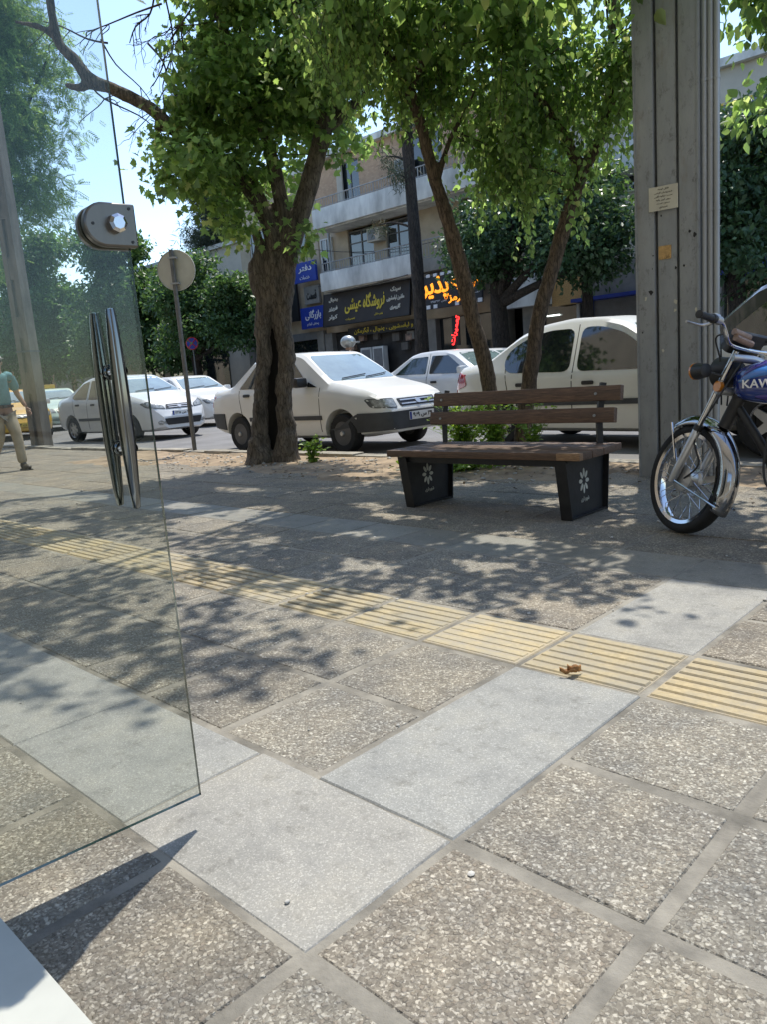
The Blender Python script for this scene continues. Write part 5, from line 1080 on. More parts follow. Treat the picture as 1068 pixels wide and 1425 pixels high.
stripe([(-.40, .745), (-.52, .735), (-.68, .755), (-.85, .80)], .02, 'paint_purple', 'tank_stripe')
stripe([(-.34, .86), (-.45, .915), (-.66, .915)], .012, 'paint_purple', 'tank_stripe')
h = tbv.ray_cast(Vector((-.50, 2, .812)), Vector((0, -1, 0)))
lt = text('tank_lettering', 'KAWASAKI', .30, .042, 'letter_white', tk, Matrix(((-1, 0, 0, -.50), (0, 0, 1, h[0].y+.004), (0, 1, 0, .812), (0, 0, 0, 1))), .004, .012)
m = MB(); m.lathe([(.001, .93), (.045, .93), (.05, .945), (.03, .96), (.001, .96)], 18, 'z', Matrix.Translation((-.56, 0, -.005))); m.build('fuel_cap', 'chrome', tk, True)
m = MB(); m.tube(smooth_path([(-.90, 0, .80), (-1.1, 0, .795), (-1.35, 0, .82), (-1.58, 0, .84)], 4), lerp_list([.09, .12, .13, .07], 13), 16); st_ = m.build('seat', 'black_plastic', bk, True, 60); 
for v in st_.data.vertices: v.co.z = .80+(v.co.z-.80)*.5
m = MB(); m.box((-.93, -.10, .24), (-.50, .10, .44), bev=.05); m.tube([(-.60, 0, .42), (-.56, 0, .62)], .075, 14)
for k in range(7): m.lathe([(.10, -.005), (.10, .005)], 14, 'z', Matrix.Translation((-.585+.006*k, 0, .46+k*.026)))
m.tube([(-.72, .10, .33), (-.72, .15, .33)], .09, 16); m.build('engine', 'silver_alloy', bk, True, 40)
m = MB(); m.tube(smooth_path([(-.54, -.06, .56), (-.44, -.10, .45), (-.46, -.14, .27), (-.75, -.16, .22), (-1.05, -.17, .27), (-1.6, -.18, .34)], 5), lerp_list([.02, .02, .022, .025, .045, .04], 26), 12); m.build('exhaust', 'chrome', bk, True)
for s in (1, -1):
    m = MB(); m.box((-1.12, s*.13-.02, .50), (-.90, s*.13+.02, .70), bev=.018); m.build('side_cover', 'paint_blue_tank', bk, True, 40)
    m = MB(); m.tube([(-1.24, s*.12, WRD), (-1.17, s*.12, .70)], .022, 12); m.build('shock_absorber', 'chrome', bk, True)
    m = MB(); m.tube([(-.80, s*.10, .25), (-.80, s*.26, .25)], .014, 8); m.build('footrest', 'rubber', bk, True)
wheel(MB, -1.26, bk, True)
m = MB(); vs, fs = [], []
for i in range(31):
    a = R_(15+130*i/30)
    for j in range(7): u = (j/6-.5)*2; rr_ = .355-.05*abs(u)**2.5; vs.append((-1.26+math.cos(a)*rr_, u*.07, WRD+.02+math.sin(a)*rr_))
for i in range(30):
    for j in range(6): q_ = i*7+j; fs.append([q_, q_+1, q_+8, q_+7])
m.add(vs, fs); o = m.build('rear_mudguard', 'chrome', bk, True, 70); sd_ = o.modifiers.new('s', 'SOLIDIFY'); sd_.thickness = .004; apply_mods(o)
m = MB(); m.tube([(-.85, .09, .26), (-.95, .24, .01)], .011, 8); m.build('side_stand', 'black_iron', bk, True)
m = MB(); m.tube(smooth_path([(-.46, .06, .62), (-.45, .12, .40), (-.50, .16, .30), (-.62, .14, .36)], 5), .006, 7); m.build('clutch_cable', 'black_plastic', bk, True)

# ------------------------------------------------------------------ people
def skin(name, nodes, edges, mat, parent, sub=2, root=0):
    me = bpy.data.meshes.new(name); me.from_pydata([n[0] for n in nodes], edges, []); o = bpy.data.objects.new(name, me); COL.objects.link(o)
    s = o.modifiers.new('s', 'SKIN'); s.use_smooth_shade = True; s.branch_smoothing = .4
    for i, n in enumerate(nodes):
        r = n[1]; me.skin_vertices[0].data[i].radius = (r, r) if isinstance(r, (int, float)) else r; me.skin_vertices[0].data[i].use_root = i == root
    u = o.modifiers.new('u', 'SUBSURF'); u.levels = sub; u.render_levels = sub
    apply_mods(o); o.data.polygons.foreach_set('use_smooth', [True]*len(o.data.polygons)); o.data.materials.clear(); o.data.materials.append(M[mat]); o.parent = parent; return o
def body(parent, J, hands=True):
    nodes, edges = [], []
    def ch(pts, frm=None):
        idx = frm
        for p, r in pts:
            nodes.append((Vector(p), r)); k = len(nodes)-1
            if idx is not None: edges.append((idx, k))
            idx = k
        return idx
    pel = ch([(J['pelvis'], .115)]); chest = ch([((Vector(J['pelvis'])+Vector(J['chest']))/2, .115), (J['chest'], .13)], pel); neck = ch([(J['neck'], .058), (J['jaw'], .066), (J['head'], .088), (J['crown'], .075)], chest)
    for s in ('l', 'r'):
        ch([(J[s+'sh'], .060), (J[s+'el'], .042), (J[s+'wr'], .028)], chest); ch([(J[s+'hip'], .088), (J[s+'kn'], .056), (J[s+'an'], .040)], pel)
    return skin('body', nodes, edges, 'skin', parent)
def hand(parent, wr, dirv, pn, name='hand'):
    wr = Vector(wr); d = Vector(dirv).normalized(); n = Vector(pn).normalized(); s = d.cross(n).normalized(); nodes = [(wr, .026), (wr+d*.045, (.034, .02)), (wr+d*.085, (.036, .018))]; edges = [(0, 1), (1, 2)]
    for k, (o, l) in enumerate(((-.030, .060), (-.010, .072), (.010, .068), (.028, .052))):
        b = len(nodes); nodes += [(wr+d*.09+s*o, .0095), (wr+d*(.09+l*.55)+s*o*1.1+n*.012, .0085), (wr+d*(.09+l*.9)+s*o*1.1+n*.034, .007)]; edges += [(2, b), (b, b+1), (b+1, b+2)]
    b = len(nodes); nodes += [(wr+d*.05+s*-.036+n*.01, .011), (wr+d*.085+s*-.055+n*.022, .0085)]; edges += [(1, b), (b, b+1)]
    return skin(name, nodes, edges, 'skin', parent, 2)
man = empty('person', G(15, 655), R_(4), 'person walking in teal short sleeved shirt, beige trousers and pale cap', 'person')
J = dict(pelvis=(0, 0, .93), chest=(.03, 0, 1.30), neck=(.035, 0, 1.47), jaw=(.065, 0, 1.53), head=(.06, 0, 1.60), crown=(.05, 0, 1.655), lsh=(.02, .20, 1.39), lel=(-.04, .285, 1.13), lwr=(.03, .36, .92), rsh=(.04, -.20, 1.39), rel=(.0, -.27, 1.12), rwr=(.14, -.27, .90), lhip=(0, .095, .89), lkn=(.16, .10, .50), lan=(.20, .11, .10), rhip=(0, -.095, .89), rkn=(.02, -.09, .49), ran=(-.28, -.10, .20))
bd = body(man, J); hand(man, J['lwr'], (.12, .14, -.5), (.3, -.5, .1)); hand(man, J['rwr'], (.25, -.02, -.5), (.3, .5, .1))
V = Vector
skin('shirt', [(V((0, 0, .90)), (.165, .135)), (V((.01, 0, 1.05)), (.17, .14)), (V((.03, 0, 1.28)), (.165, .13)), (V((.03, 0, 1.42)), (.11, .09)), (V((.035, 0, 1.475)), .065), (V((.02, .185, 1.395)), .082), (V((-.01, .235, 1.27)), .078), (V((-.033, .272, 1.165)), .074), (V((.04, -.185, 1.395)), .082), (V((.02, -.235, 1.27)), .078), (V((.005, -.265, 1.165)), .074)], [(0, 1), (1, 2), (2, 3), (3, 4), (3, 5), (5, 6), (6, 7), (3, 8), (8, 9), (9, 10)], 'shirt_teal', man)
skin('trousers', [(V((0, 0, .92)), (.16, .13)), (V((0, .09, .82)), .11), (V((.09, .10, .66)), .098), (V((.16, .10, .49)), .08), (V((.18, .105, .28)), .072), (V((.19, .11, .09)), .075), (V((0, -.09, .82)), .11), (V((.02, -.09, .66)), .098), (V((.02, -.09, .49)), .08), (V((-.12, -.095, .36)), .072), (V((-.25, -.10, .22)), .072)], [(0, 1), (1, 2), (2, 3), (3, 4), (4, 5), (0, 6), (6, 7), (7, 8), (8, 9), (9, 10)], 'trousers_beige', man)
m = MB(); m.lathe([(.178, .93), (.180, .935), (.180, .965), (.178, .97)], 28, 'z'); bl_ = m.build('belt', 'leather_brown', man, True)
for v in bl_.data.vertices: v.co.y *= 1.0; v.co.x *= .86
m = MB(); m.box((.148, -.025, .928), (.165, .025, .972), bev=.004); m.build('buckle', 'brushed_steel', bl_)
for a, pit in ((J['lan'], 0), (J['ran'], .9)):
    m = MB(); m.m = Matrix.Translation(V(a)) @ Matrix.Rotation(pit, 4, 'Y'); m.ball((.07, 0, -.055), (.14, .05, .045), 14); m.ball((.0, 0, -.03), (.065, .045, .06), 12); m.box((-.065, -.043, -.10), (.20, .043, -.08), bev=.009); m.build('shoe', 'shoe_brown', man, True, 60)
hc = V(J['head'])
m = MB(); m.ball(hc+V((.0, 0, .04)), (.108, .088, .075), 18); m.build('cap', 'cap_grey', man, True); m = MB(); m.ball(hc+V((.12, 0, .035)), (.07, .07, .010), 16); m.build('cap_brim', 'cap_grey', man, True)
m = MB(); m.ball(hc+V((.10, 0, -.03)), (.028, .014, .022)); m.build('nose', 'skin', bd, True)
for s in (1, -1):
    m = MB(); m.ball(hc+V((.082, s*.032, .0)), (.016, .026, .019)); m.ball(hc+V((.03, s*.075, 0)), (.05, .006, .005)); m.build('sunglasses', 'ink_black', man, True)
    m = MB(); m.ball(hc+V((-.005, s*.088, -.02)), (.02, .012, .032)); m.build('ear', 'skin', bd, True)
m = MB(); m.ball(hc+V((.084, 0, -.075)), (.010, .026, .007)); m.build('mouth', 'leather_brown', bd, True)
# helmeted person behind the boxy saloon
hp_ = AY(481, 478, 10.6); hm = empty('person', (hp_.x, 10.6, RZ), R_(20), 'person in a silver helmet passing behind the roof of the boxy white saloon', 'person')
zz = hp_.z-RZ-1.60; J2 = {k: (v[0], v[1], v[2]+zz) for k, v in J.items()}; J2['lan'] = (.05, .1, .1); J2['ran'] = (-.05, -.1, .1); J2['lkn'] = (.06, .1, .5); J2['rkn'] = (.03, -.1, .5); b2 = body(hm, J2); hand(hm, J2['lwr'], (.12, .1, -.5), (.3, -.5, .1)); hand(hm, J2['rwr'], (.12, .0, -.5), (.3, .5, .1))
skin('jacket', [(V((0, 0, .86+zz)), (.17, .14)), (V((.02, 0, 1.25+zz)), (.18, .14)), (V((.03, 0, 1.43+zz)), (.10, .09)), (V((.02, .19, 1.39+zz)), .085), (V((-.04, .285, 1.13+zz)), .07), (V((.03, .36, .95+zz)), .055), (V((.04, -.19, 1.39+zz)), .085), (V((0, -.27, 1.12+zz)), .07), (V((.13, -.27, .93+zz)), .055)], [(0, 1), (1, 2), (2, 3), (3, 4), (4, 5), (2, 6), (6, 7), (7, 8)], 'jacket_dark', hm)
skin('trousers', [(V((0, 0, .9+zz)), .15), (V((.03, .1, .6+zz/2)), .1), (V((.05, .1, .14)), .07), (V((.02, -.1, .6+zz/2)), .1), (V((-.05, -.1, .14)), .07)], [(0, 1), (1, 2), (0, 3), (3, 4)], 'jacket_dark', hm)
for a in (J2['lan'], J2['ran']): m = MB(); m.m = Matrix.Translation(V(a)); m.ball((.07, 0, -.05), (.13, .05, .05), 14); m.build('shoe', 'shoe_brown', hm, True, 60)
m = MB(); hc2 = V(J2['head']); m.ball(hc2+V((-.01, 0, .025)), (.155, .135, .125), 22); m.box(hc2+V((.10, -.10, .0)), hc2+V((.20, .10, .02)), bev=.008); m.build('helmet', 'helmet_silver', hm, True, 50)

# ------------------------------------------------------------------ buildings across the street
def B(par, name, lo, hi, mat, bev=0): m = MB(); m.box(lo, hi, bev=bev); return m.build(name, mat, par, bool(bev), 40)
def window(par, x0, x1, z0, z1, y, fmat='render_white', leaves_=2, curtain=True, hbar=None):
    m = MB(); t = .05
    m.box((x0, y-.03, z0), (x0+t, y+.06, z1)); m.box((x1-t, y-.03, z0), (x1, y+.06, z1)); m.box((x0+t, y-.03, z1-t), (x1-t, y+.06, z1)); m.box((x0+t, y-.03, z0), (x1-t, y+.06, z0+t))
    for i in range(1, leaves_): xm = x0+(x1-x0)*i/leaves_; m.box((xm-t/2, y-.028, z0+t), (xm+t/2, y+.058, z1-t))
    if hbar: m.box((x0+t, y-.026, hbar-.02), (x1-t, y+.055, hbar+.02))
    w_ = m.build('window', fmat, par); B(w_, 'pane', (x0+t*.9, y+.0, z0+t*.9), (x1-t*.9, y+.012, z1-t*.9), 'glass_dark')
    return w_
def railing(par, x0, x1, y, z0, z1, mat='rail_metal', sp=.13, ends=True):
    m = MB(); m.tube([(x0, y, z1), (x1, y, z1)], .022, 8); m.tube([(x0, y, z0+.05), (x1, y, z0+.05)], .014, 6); n = int((x1-x0)/sp)
    for i in range(n+1): x = x0+(x1-x0)*i/n; m.tube([(x, y, z0), (x, y, z1)], .010 if i % 8 else .02, 5)
    return m.build('railing', mat, par)
FY = 21.6
ba = empty('apartment_building', (-18.8, FY, .07), 0, 'brick and stone building with two white balconies above the shop signs', 'building')
def P(p): return (p[0]+18.8, p[1]-FY, p[2]-.07)
def BB(par, name, lo, hi, mat, bev=0): return B(par, name, P(lo), P(hi), mat, bev)
for x0, x1, z0, z1, mt_ in ((-23.7, -13.9, 2.75, 4.85, 'stone_wall'), (-23.7, -22.05, 4.85, 7.28, 'stone_wall'), (-20.7, -20.0, 4.85, 6.5, 'stone_wall'), (-18.88, -16.6, 4.85, 6.5, 'stone_wall'), (-15.3, -13.9, 4.85, 6.5, 'stone_wall'), (-22.05, -13.9, 6.5, 7.28, 'stone_wall'), (-23.7, -22.2, 7.28, 9.2, 'brick_facing'), (-21.2, -18.6, 7.28, 9.2, 'brick_facing'), (-17.2, -13.9, 7.28, 9.2, 'brick_facing'), (-22.2, -21.2, 8.9, 9.2, 'brick_facing'), (-18.6, -17.2, 8.9, 9.2, 'brick_facing')):
    BB(ba, 'wall', (x0, FY, z0), (x1, FY+.3, z1), mt_)
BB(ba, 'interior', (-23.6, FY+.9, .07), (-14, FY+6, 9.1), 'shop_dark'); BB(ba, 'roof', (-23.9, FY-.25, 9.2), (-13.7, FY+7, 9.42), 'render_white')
BB(ba, 'corner_strip', (-22.35, FY-.06, 7.28), (-22.05, FY-.003, 9.2), 'pale_wall'); BB(ba, 'corner_strip', (-13.95, FY-.04, 2.75), (-13.6, FY+.3, 9.2), 'render_white')
for i, (x0, x1, z0, z1) in enumerate(((-22.05, -20.7, 4.86, 6.4), (-20.0, -18.88, 4.86, 6.4), (-16.6, -15.3, 4.86, 6.4), (-22.2, -21.2, 7.3, 8.9), (-18.6, -17.2, 7.3, 8.9))):
    w_ = window(ba, *[v+18.8 for v in (x0, x1)], z0-.07, z1-.07, .09, 'post_grey', 2, hbar=(z1-.45-.07) if i < 3 else None)
    BB(w_, 'curtain', (x0+.07, FY+.2, z0+.1), (x0+(x1-x0)*(.62 if i != 1 else .5), FY+.24, z1-.06), 'curtain')
window(ba, -23.55+18.8, -22.9+18.8, 5.0, 6.3, -.05, 'render_white', 2)
b1 = BB(ba, 'balcony', (-22.72, 20.6, 4.25), (-18.05, 20.75, 4.93), 'render_white', .02); BB(b1, 'slab', (-22.72, 20.753, 4.22), (-18.05, FY-.003, 4.40), 'render_white'); railing(b1, -22.68+18.8, -18.1+18.8, 20.68-FY, 4.86, 5.20)
BB(b1, 'end_wall', (-22.74, 20.757, 4.403), (-22.6, FY-.005, 4.93), 'render_white')
b1b = BB(ba, 'balcony', (-17.9, 20.85, 4.28), (-14.2, 20.98, 4.72), 'grey_stone', .02); BB(b1b, 'slab', (-17.9, 20.983, 4.26), (-14.2, FY-.003, 4.4), 'grey_stone'); railing(b1b, -17.85+18.8, -14.25+18.8, 20.9-FY, 4.65, 5.25)
b2 = BB(ba, 'balcony', (-22.75, 20.5, 6.52), (-13.9, 20.66, 7.22), 'render_white', .02); BB(b2, 'slab', (-22.75, 20.663, 6.48), (-13.9, FY-.003, 6.68), 'render_white'); railing(b2, -22.7+18.8, -14+18.8, 20.58-FY, 7.15, 7.50)
for x_, z_ in ((-20.62, 5.75), (-19.0, 7.75), (-16.9, 5.3)):
    ac = BB(ba, 'air_conditioner', (x_, FY-.42, z_), (x_+.62, FY-.02, z_+.48), 'pale_wall', .02); BB(ac, 'fan_grille', (x_+.06, FY-.432, z_+.06), (x_+.42, FY-.422, z_+.42), 'roller_grey')
for k, (a_, b_, sg_) in enumerate((((-23.6, 21.3, 6.0), (-14.0, 21.3, 5.6), .5), ((-23.6, 21.25, 4.6), (-18.1, 20.5, 4.25), .18))):
    m = MB(); m.tube([P((a_[0]+(b_[0]-a_[0])*t, a_[1]+(b_[1]-a_[1])*t, a_[2]+(b_[2]-a_[2])*t-sg_*4*t*(1-t))) for t in np.linspace(0, 1, 15)], .012, 5); m.build('cable', 'black_plastic', ba)
m = MB(); m.tube([P((-22.9, 21.4, 4.6)), P((-22.9, 21.4, 6.5))], .05, 8); m.build('drain_pipe', 'galvanised', ba)
# ground floor fronts
for x in (-23.7, -18.25, -15.2, -14.2): BB(ba, 'pier', (x, FY-.12, .0), (x+.42, FY+.3, 2.75), 'grey_stone')
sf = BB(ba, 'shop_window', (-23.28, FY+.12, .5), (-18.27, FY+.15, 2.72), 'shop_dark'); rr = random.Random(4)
for i in range(34):
    x = rr.uniform(-23.1, -18.7); z = rr.uniform(.9, 2.3); s = rr.uniform(.12, .3)
    if -21.7 < x < -20.0 and z < 1.9: continue
    BB(sf, 'box_on_display', (x, FY-.05+rr.uniform(-.05, .05), z), (x+s*1.2, FY+.11, z+s), rr.choice(['goods_mixed', 'goods_mixed', 'curtain', 'grey_stone']))
for x0 in (-21.5, -20.85):
    o = BB(sf, 'appliance', (x0, FY-.35, .9), (x0+.58, FY-.06, 2.02), 'render_white', .02); BB(o, 'appliance_door', (x0+.07, FY-.362, 1.0), (x0+.51, FY-.352, 1.94), 'roller_grey')
BB(ba, 'shop_window', (-17.8, FY+.1, .3), (-15.25, FY+.13, 2.72), 'glass_dark')
# ---- left neighbour
bl = empty('apartment_building', (-26.3, FY, .07), 0, 'shaded stone building with blue shop signs behind the hollow trunk', 'building')
BB2 = lambda par, name, lo, hi, mat: B(par, name, (lo[0]+26.3, lo[1]-FY, lo[2]-.07), (hi[0]+26.3, hi[1]-FY, hi[2]-.07), mat)
for x0, x1, z0, z1 in ((-28.9, -28.2, 2.9, 9), (-27.0, -23.75, 2.9, 9), (-28.2, -27.0, 2.9, 6.2), (-28.2, -27.0, 7.4, 9)): BB2(bl, 'wall', (x0, FY, z0), (x1, FY+.3, z1), 'stone_wall')
BB2(bl, 'interior', (-28.8, FY+.8, 0), (-23.8, FY+6, 8.9), 'shop_dark'); window(bl, -28.2+26.3, -27.0+26.3, 6.2-.07, 7.4-.07, .08, 'render_white', 2)
window(bl, -25.4+26.3, -24.4+26.3, 6.0, 7.3, -.03, 'post_grey', 2); BB2(bl, 'roof', (-29, FY-.2, 9), (-23.72, FY+7, 9.2), 'render_white')
for x in (-28.9, -26.6, -24.2): BB2(bl, 'pier', (x, FY-.1, 0), (x+.4, FY+.3, 2.9), 'grey_stone')
for x0, x1 in ((-28.5, -26.6), (-26.2, -24.2)): BB2(bl, 'shop_window', (x0, FY+.1, .2), (x1, FY+.14, 2.6), 'glass_dark'); BB2(bl, 'fascia', (x0, FY-.05, 2.6), (x1, FY+.1, 2.9), 'roller_grey')
# ---- right neighbour
br = empty('shop_building', (-9, FY, .07), 0, 'pale low building with a white fascia and grey roller shutter at the right', 'building')
BB3 = lambda par, name, lo, hi, mat: B(par, name, (lo[0]+9, lo[1]-FY, lo[2]-.07), (hi[0]+9, hi[1]-FY, hi[2]-.07), mat)
BB3(br, 'wall', (-13.55, FY, 3.62), (-3, FY+.3, 7.9), 'pale_wall'); BB3(br, 'fascia', (-15.1, FY-.45, 2.72), (-13.0, FY-.005, 3.62), 'render_white'); BB3(br, 'fascia', (-13.0, FY-.3, 2.62), (-11.85, FY-.005, 3.62), 'sticker_orange'); BB3(br, 'fascia', (-11.85, FY-.2, 2.7), (-3, FY-.005, 3.62), 'grey_stone')
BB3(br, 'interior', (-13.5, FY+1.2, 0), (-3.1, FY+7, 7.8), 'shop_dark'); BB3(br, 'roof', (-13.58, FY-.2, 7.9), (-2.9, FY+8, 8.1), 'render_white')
sw = BB3(br, 'shop_window', (-13.9, FY+.1, .2), (-12.3, FY+.13, 2.7), 'glass_dark'); BB3(sw, 'strip_light', (-13.4, FY+.02, 2.35), (-12.95, FY+.06, 2.39), 'tube_white')
for x in (-13.95, -12.3, -11.98): BB3(br, 'pier', (x, FY-.08, 0), (x+.1, FY+.25, 2.62), 'galvanised')
for k in range(22): 
    pass
m = MB()
for k in range(24): m.box((-11.75+9, -.02+.012*(k % 2), .1+k*.108-.07), (-8.3+9, .03+.012*(k % 2), .1+(k+1)*.108-.072))
m.build('roller_shutter', 'roller_grey', br); BB3(br, 'pier', (-11.9, FY-.1, 0), (-11.75, FY+.3, 2.7), 'sign_blue'); BB3(br, 'awning', (-12.1, FY-.75, 2.62), (-8.2, FY-.205, 2.72), 'sign_blue')
BB3(br, 'shop_window', (-8.2, FY+.1, .2), (-3.2, FY+.13, 2.7), 'glass_dark'); BB3(br, 'pier', (-8.3, FY-.1, 0), (-8.0, FY+.3, 2.7), 'galvanised'); BB3(br, 'awning', (-7.9, FY-.6, 2.75), (-4, FY-.205, 3.1), 'sign_blue')
for x0 in (-10.6, -8.25, -5.8): w_ = window(br, x0+9, x0+1.2+9, 5.4, 7.0, -.03, 'plate_yellow' if x0 == -8.25 else 'render_white', 2)
bbw = BB3(br, 'balcony', (-11.6, FY-.9, 5.9), (-9.2, FY-.8, 6.6), 'render_white'); BB3(bbw, 'slab', (-11.6, FY-.797, 5.88), (-9.2, FY-.004, 6.0), 'render_white')
# ---- long rows to either side
for x0, x1, h_, mt_, lab in ((-40, -29, 7.2, 'pale_wall', 'pale building behind the leafy trees left of the round signboard'), (-54, -40.1, 6.2, 'brick_facing', 'low brick building far behind the trees at the left'), (-90, -54.1, 8.0, 'stone_wall', 'long stone building farthest down the street'), (-2.9, 14, 8.5, 'pale_wall', 'pale building across the street beyond the right edge')):
    r_ = empty('street_building', ((x0+x1)/2, FY, .07), 0, lab, 'building', 'buildings lining the far side'); w2 = (x1-x0)/2
    B(r_, 'wall', (-w2, .35, -.2), (w2, 7, h_), mt_); B(r_, 'roof', (-w2-.1, .2, h_), (w2+.1, 7.2, h_+.18), 'render_white')
    n = int(w2*2/3)
    for i in range(n):
        xx = -w2+1+i*3
        window(r_, xx, xx+1.4, 4.6, 6.0, .30, 'render_white', 2); B(r_, 'glazed_front', (xx-.4, .28, .1), (xx+1.9, .345, 2.6), 'glass_dark')
for x0, x1, h_, lab in ((-70, -9.05, 9, 'row of pale buildings on the near side, left of the shop doorway'), (8.05, 40, 9, 'row of pale buildings on the near side, right of the shop doorway')):  # unseen rows, added to darken what the car windows reflect
    r_ = empty('street_building', ((x0+x1)/2, -.2, 0), 0, lab, 'building', 'buildings lining the near side'); w2 = (x1-x0)/2
    B(r_, 'wall', (-w2, -6, -.2), (w2, 0, h_), 'stone_wall')
    for i in range(int(w2*2/3)): xx = -w2+.6+i*3; B(r_, 'glazed_front', (xx, .003, .2), (xx+2, .03, 2.7), 'glass_dark'); B(r_, 'window', (xx, .003, 4.5), (xx+1.5, .04, 6), 'glass_dark')
be = empty('street_building', (-140, 14, 0), 0, 'pale building closing the end of the street at the left', 'building', 'buildings lining the far side'); B(be, 'wall', (-8, -40, -.2), (8, 12, 9), 'pale_wall')
for i in range(12): window(be, 0, 1, 4, 6, 0, 'render_white', 2) if False else None
mb = MB(); mb.box((.0, 0, 0), (.1, .1, .1)) if False else None
# black railing along the far pavement
fr = empty('street_railing', (-14.5, 18.0, .07), 0, 'black tube railing at the far kerb, right of the orange lettered sign', 'railing'); m = MB()
for z in (.75, 1.15): m.tube([(-1.6, 0, z), (2.6, 0, z)], .025, 6)
m.build('rail', 'black_iron', fr)
for x in (-1.5, -.2, 1.1, 2.5): m = MB(); m.tube([(x, 0, -.1), (x, 0, 1.2)], .03, 6); m.build('upright', 'black_iron', fr)

# ------------------------------------------------------------------ shop signs
def sign(name, x0, x1, z0, z1, y, mat, label, tiltx=0, frame=None, th=.10):
    s = empty(name, ((x0+x1)/2, y, (z0+z1)/2), 0, label, 'sign'); s.rotation_euler = (tiltx, 0, 0); w2, h2 = (x1-x0)/2, (z1-z0)/2
    B(s, 'board', (-w2, 0, -h2), (w2, th, h2), mat)
    if frame:
        m = MB()
        for a, b in (((-w2-.03, -.015, -h2-.03), (w2+.03, th, -h2+.005)), ((-w2-.03, -.015, h2-.005), (w2+.03, th, h2+.03)), ((-w2-.03, -.012, -h2+.006), (-w2+.01, th, h2-.006)), ((w2-.01, -.012, -h2+.006), (w2+.03, th, h2-.006))): m.box(a, b)
        m.build('frame', frame, s)
    return s
s1 = sign('shop_sign', -23.05, -18.5, 2.98, 4.16, 20.95, 'sign_brown', 'brown shop sign with large yellow Persian lettering under the balcony', R_(-8), 'black_iron')
text('lettering', 'فروشگاه عیشی', 2.15, .66, 'letter_yellow', s1, TM(.02, -.012, .08), .02, .022)
for i, (a, b) in enumerate((('سینک', 'یخچال'), ('ماشین لباسشویی', 'فریزر'), ('گازرومیزی', 'کولر'))):
    text('small_lettering', a, .85 if i == 1 else .5, .20, 'letter_pale', s1, TM(1.62, -.012, .36-i*.31), .015, .03); text('small_lettering', b, .5, .2, 'letter_pale', s1, TM(-1.72, -.012, .36-i*.33), .015, .03)
text('small_lettering', 'لوازم خانگی', .45, .1, 'letter_yellow', s1, TM(.75, -.012, -.42), .01, .01); text('small_lettering', 'تعمیرات', .5, .1, 'letter_yellow', s1, TM(-.75, -.012, -.45), .01, .01)
s1b = sign('shop_sign', -22.2, -18.6, 2.50, 2.82, 21.35, 'shop_dark', 'long dark strip sign with dull yellow lettering under the brown sign')
text('lettering', 'و لباسشویی ، یخچال ، آبگرمکن', 3.1, .24, 'letter_yellow', s1b, TM(.1, -.012, 0), .01, .02)
s2 = sign('shop_sign', -17.9, -15.25, 3.02, 4.12, 20.8, 'sign_black', 'black shop sign with big orange Persian letters behind the leaning trunk', R_(-4))
text('lettering', 'پذیر', 1.2, .80, 'neon_orange', s2, TM(-.62, -.014, .10), .03, .022); text('lettering', 'تهویه', 1.15, .50, 'neon_orange', s2, TM(.66, -.014, .18), .03, .022); text('lettering', 'رمز', .5, .26, 'neon_orange', s2, TM(.22, -.014, -.32), .03, .02)
m = MB()
for i in range(9):
    m.box((-1.30+i*.31, -.02, .50), (-1.14+i*.31, .02, .60)); m.box((-1.30+i*.31, -.02, -.545), (-1.14+i*.31, .02, -.42)) if i not in (3, 4, 6) else None
for i in range(3): m.box((-1.38, -.02, -.25+i*.3), (-1.30, .02, -.10+i*.3))
m.build('white_tile_border', 'letter_white', s2); text('small_lettering', 'تلفن ۳۲۳۵۴۱', .7, .09, 'letter_white', s2, TM(-.45, -.012, -.33), .01); text('small_lettering', 'نصب و تعمیر', .6, .08, 'letter_white', s2, TM(.95, -.012, -.22), .01)
s3 = sign('neon_sign', -16.95, -16.65, 1.75, 2.75, 21.3, 'sign_black', 'narrow sign with glowing red vertical lettering under the orange lettered sign', 0, None, .05)
text('lettering', 'تعمیرات', 1.0, .24, 'neon_red', s3, TM(0, -.02, 0, R_(72)), .02, .02)
s4 = sign('shop_sign', -24.95, -23.6, 4.85, 5.62, 21.2, 'sign_blue', 'small blue sign beside the lower balcony, upper of the two blue signs'); text('lettering', 'دفتر', .8, .30, 'letter_white', s4, TM(.05, -.012, .12), .01, .02); text('small_lettering', 'خدمات', .6, .16, 'letter_white', s4, TM(0, -.012, -.2), .01)
s5 = sign('shop_sign', -24.75, -23.3, 3.02, 3.85, 21.2, 'sign_blue', 'blue sign with white Persian script left of the brown sign, lower of the two'); text('lettering', 'بازرگانی', .95, .40, 'letter_white', s5, TM(.05, -.012, .1), .01, .02); text('small_lettering', 'پخش لوازم', .7, .14, 'letter_white', s5, TM(0, -.012, -.26), .01)
s6 = sign('shop_sign', -26.3, -25.0, 3.4, 5.0, 21.3, 'sign_black', 'tall dark sign mostly hidden by the hollow trunk'); text('lettering', 'موبایل', .8, .3, 'letter_white', s6, TM(0, -.012, .3), .01)
s7 = sign('shop_sign', -24.7, -23.8, 4.0, 4.7, 21.45, 'grey_stone', 'grey panel with dark Persian script between the two blue signs'); text('lettering', 'قسمت', .6, .36, 'ink_black', s7, TM(0, -.012, 0), .01, .03)

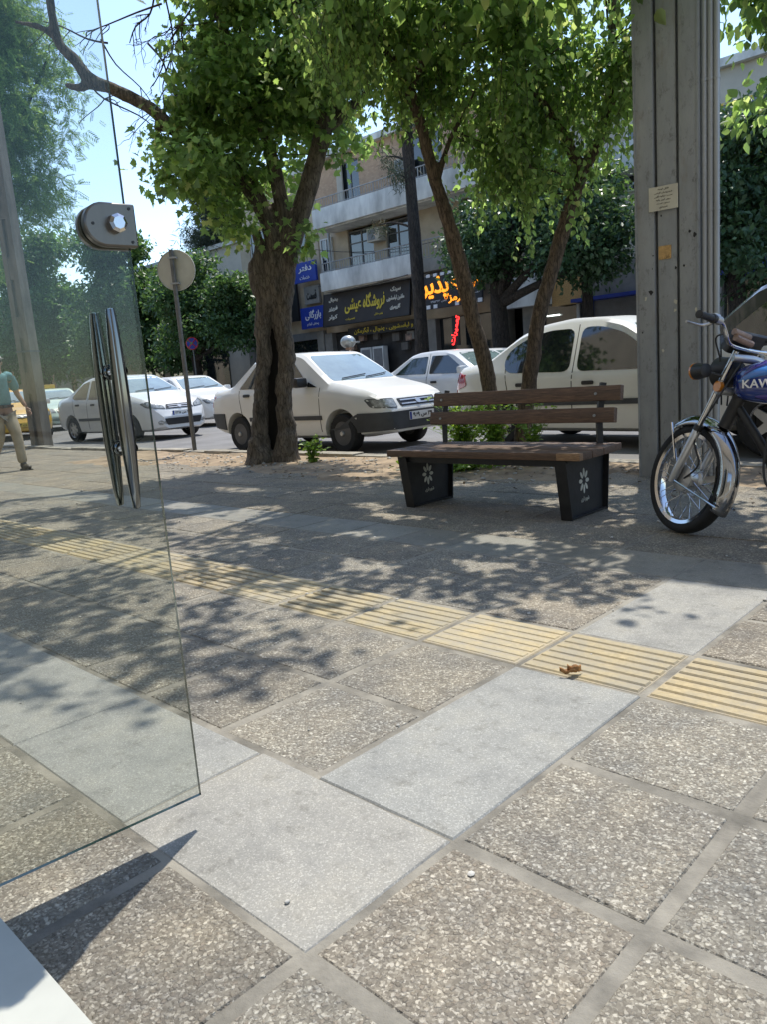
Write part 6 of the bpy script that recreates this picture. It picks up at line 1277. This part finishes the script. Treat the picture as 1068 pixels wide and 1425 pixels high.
# ------------------------------------------------------------------ shop front behind the camera
fb = empty('storefront_building', (0, -.35, 0), 0, 'pale stone shop front the photograph is taken from, around the doorway', 'building')
B(fb, 'wall', (-9, -.1, -.2), (-1.62, .2, 4.2), 'pale_wall'); B(fb, 'wall', (1.55, -.1, -.2), (8, .2, 4.2), 'pale_wall'); B(fb, 'lintel', (-1.62, -.1, 2.45), (1.55, .2, 4.2), 'pale_wall'); B(fb, 'upper_wall', (-9, -.2, 4.203), (8, .3, 9), 'stone_wall')
B(fb, 'shop_floor', (-4, -6, -.2), (4, -.103, .04), 'white_marble'); B(fb, 'back_wall', (-4, -6.2, -.2), (4, -6.003, 3), 'pale_wall')
for x in (-8, -5): B(fb, 'display_window', (x, .203, .5), (x+2.6, .215, 2.6), 'glass_dark')

# ------------------------------------------------------------------ small litter
lf = G(792, 942); dl = empty('dry_leaf', (lf.x, lf.y, .008), R_(40), 'curled brown dry leaf lying on the yellow ribbed paving', 'leaf'); dl.scale = (.68, .68, .68)
for s_, k in ((.032, 0), (.026, 1)):
    vs, fs = [], []
    for i in range(7):
        for j in range(5):
            u, v = (i/6-.5)*2, (j/4-.5)*2; wv = (1-abs(u)**1.6)*(.75+.25*math.sin(u*9)); vs.append((u*s_*1.25+k*.03, v*wv*s_*.7+k*.012, .004+.020*v*v*(1+.5*k)+.010*abs(u)+.006*math.sin(u*5+k)))
    for i in range(6):
        for j in range(4): a = i*5+j; fs.append([a, a+1, a+6, a+5])
    m = MB(); m.add(vs, fs); o = m.build('blade', 'dry_leaf', dl, True, 180); sd_ = o.modifiers.new('s', 'SOLIDIFY'); sd_.thickness = .0012; apply_mods(o)
m = MB(); m.tube([(.03, .0, .01), (.055, .01, .012), (.07, .025, .006)], .0016, 5); m.build('stalk', 'dry_leaf', dl)
m = MB(); rr = random.Random(12)
for i in range(260):
    x, y = rr.uniform(-9, 1), rr.uniform(.6, 5.6); s = rr.uniform(.002, .007)*(1 if y < 3 else 1.6); m.ball((x, y, s*.5), (s*rr.uniform(.7, 1.5), s*rr.uniform(.7, 1.5), s*.6), 6)
for i in range(330):
    x, y = rr.uniform(-11, -2.2), rr.uniform(5.4, 6.5); s = rr.uniform(.006, .022); m.ball((x, y, soil_h(x, y)+s*.25), (s*rr.uniform(.7, 1.5), s*rr.uniform(.7, 1.5), s*.6), 6)
o = m.build('grit', 'stone_chip', None, True, 60); tag(o, 'loose grit and crumbs scattered on the paving and soil', 'grit', kind='stuff')
A_ = np.stack([rng.uniform(-10, -1.5, 420), rng.uniform(5.0, 6.5, 420), np.full(420, .024)], 1); dv = rng.normal(0, 1, A_.shape); dv[:, 2] *= .12
o = leaves('fallen_leaves', A_, dv, rng.uniform(.02, .055, 420), T_OVATE, 'leaf_dead', None, .25); tag(o, 'dead fallen leaves scattered over the soil', 'leaves', kind='stuff')
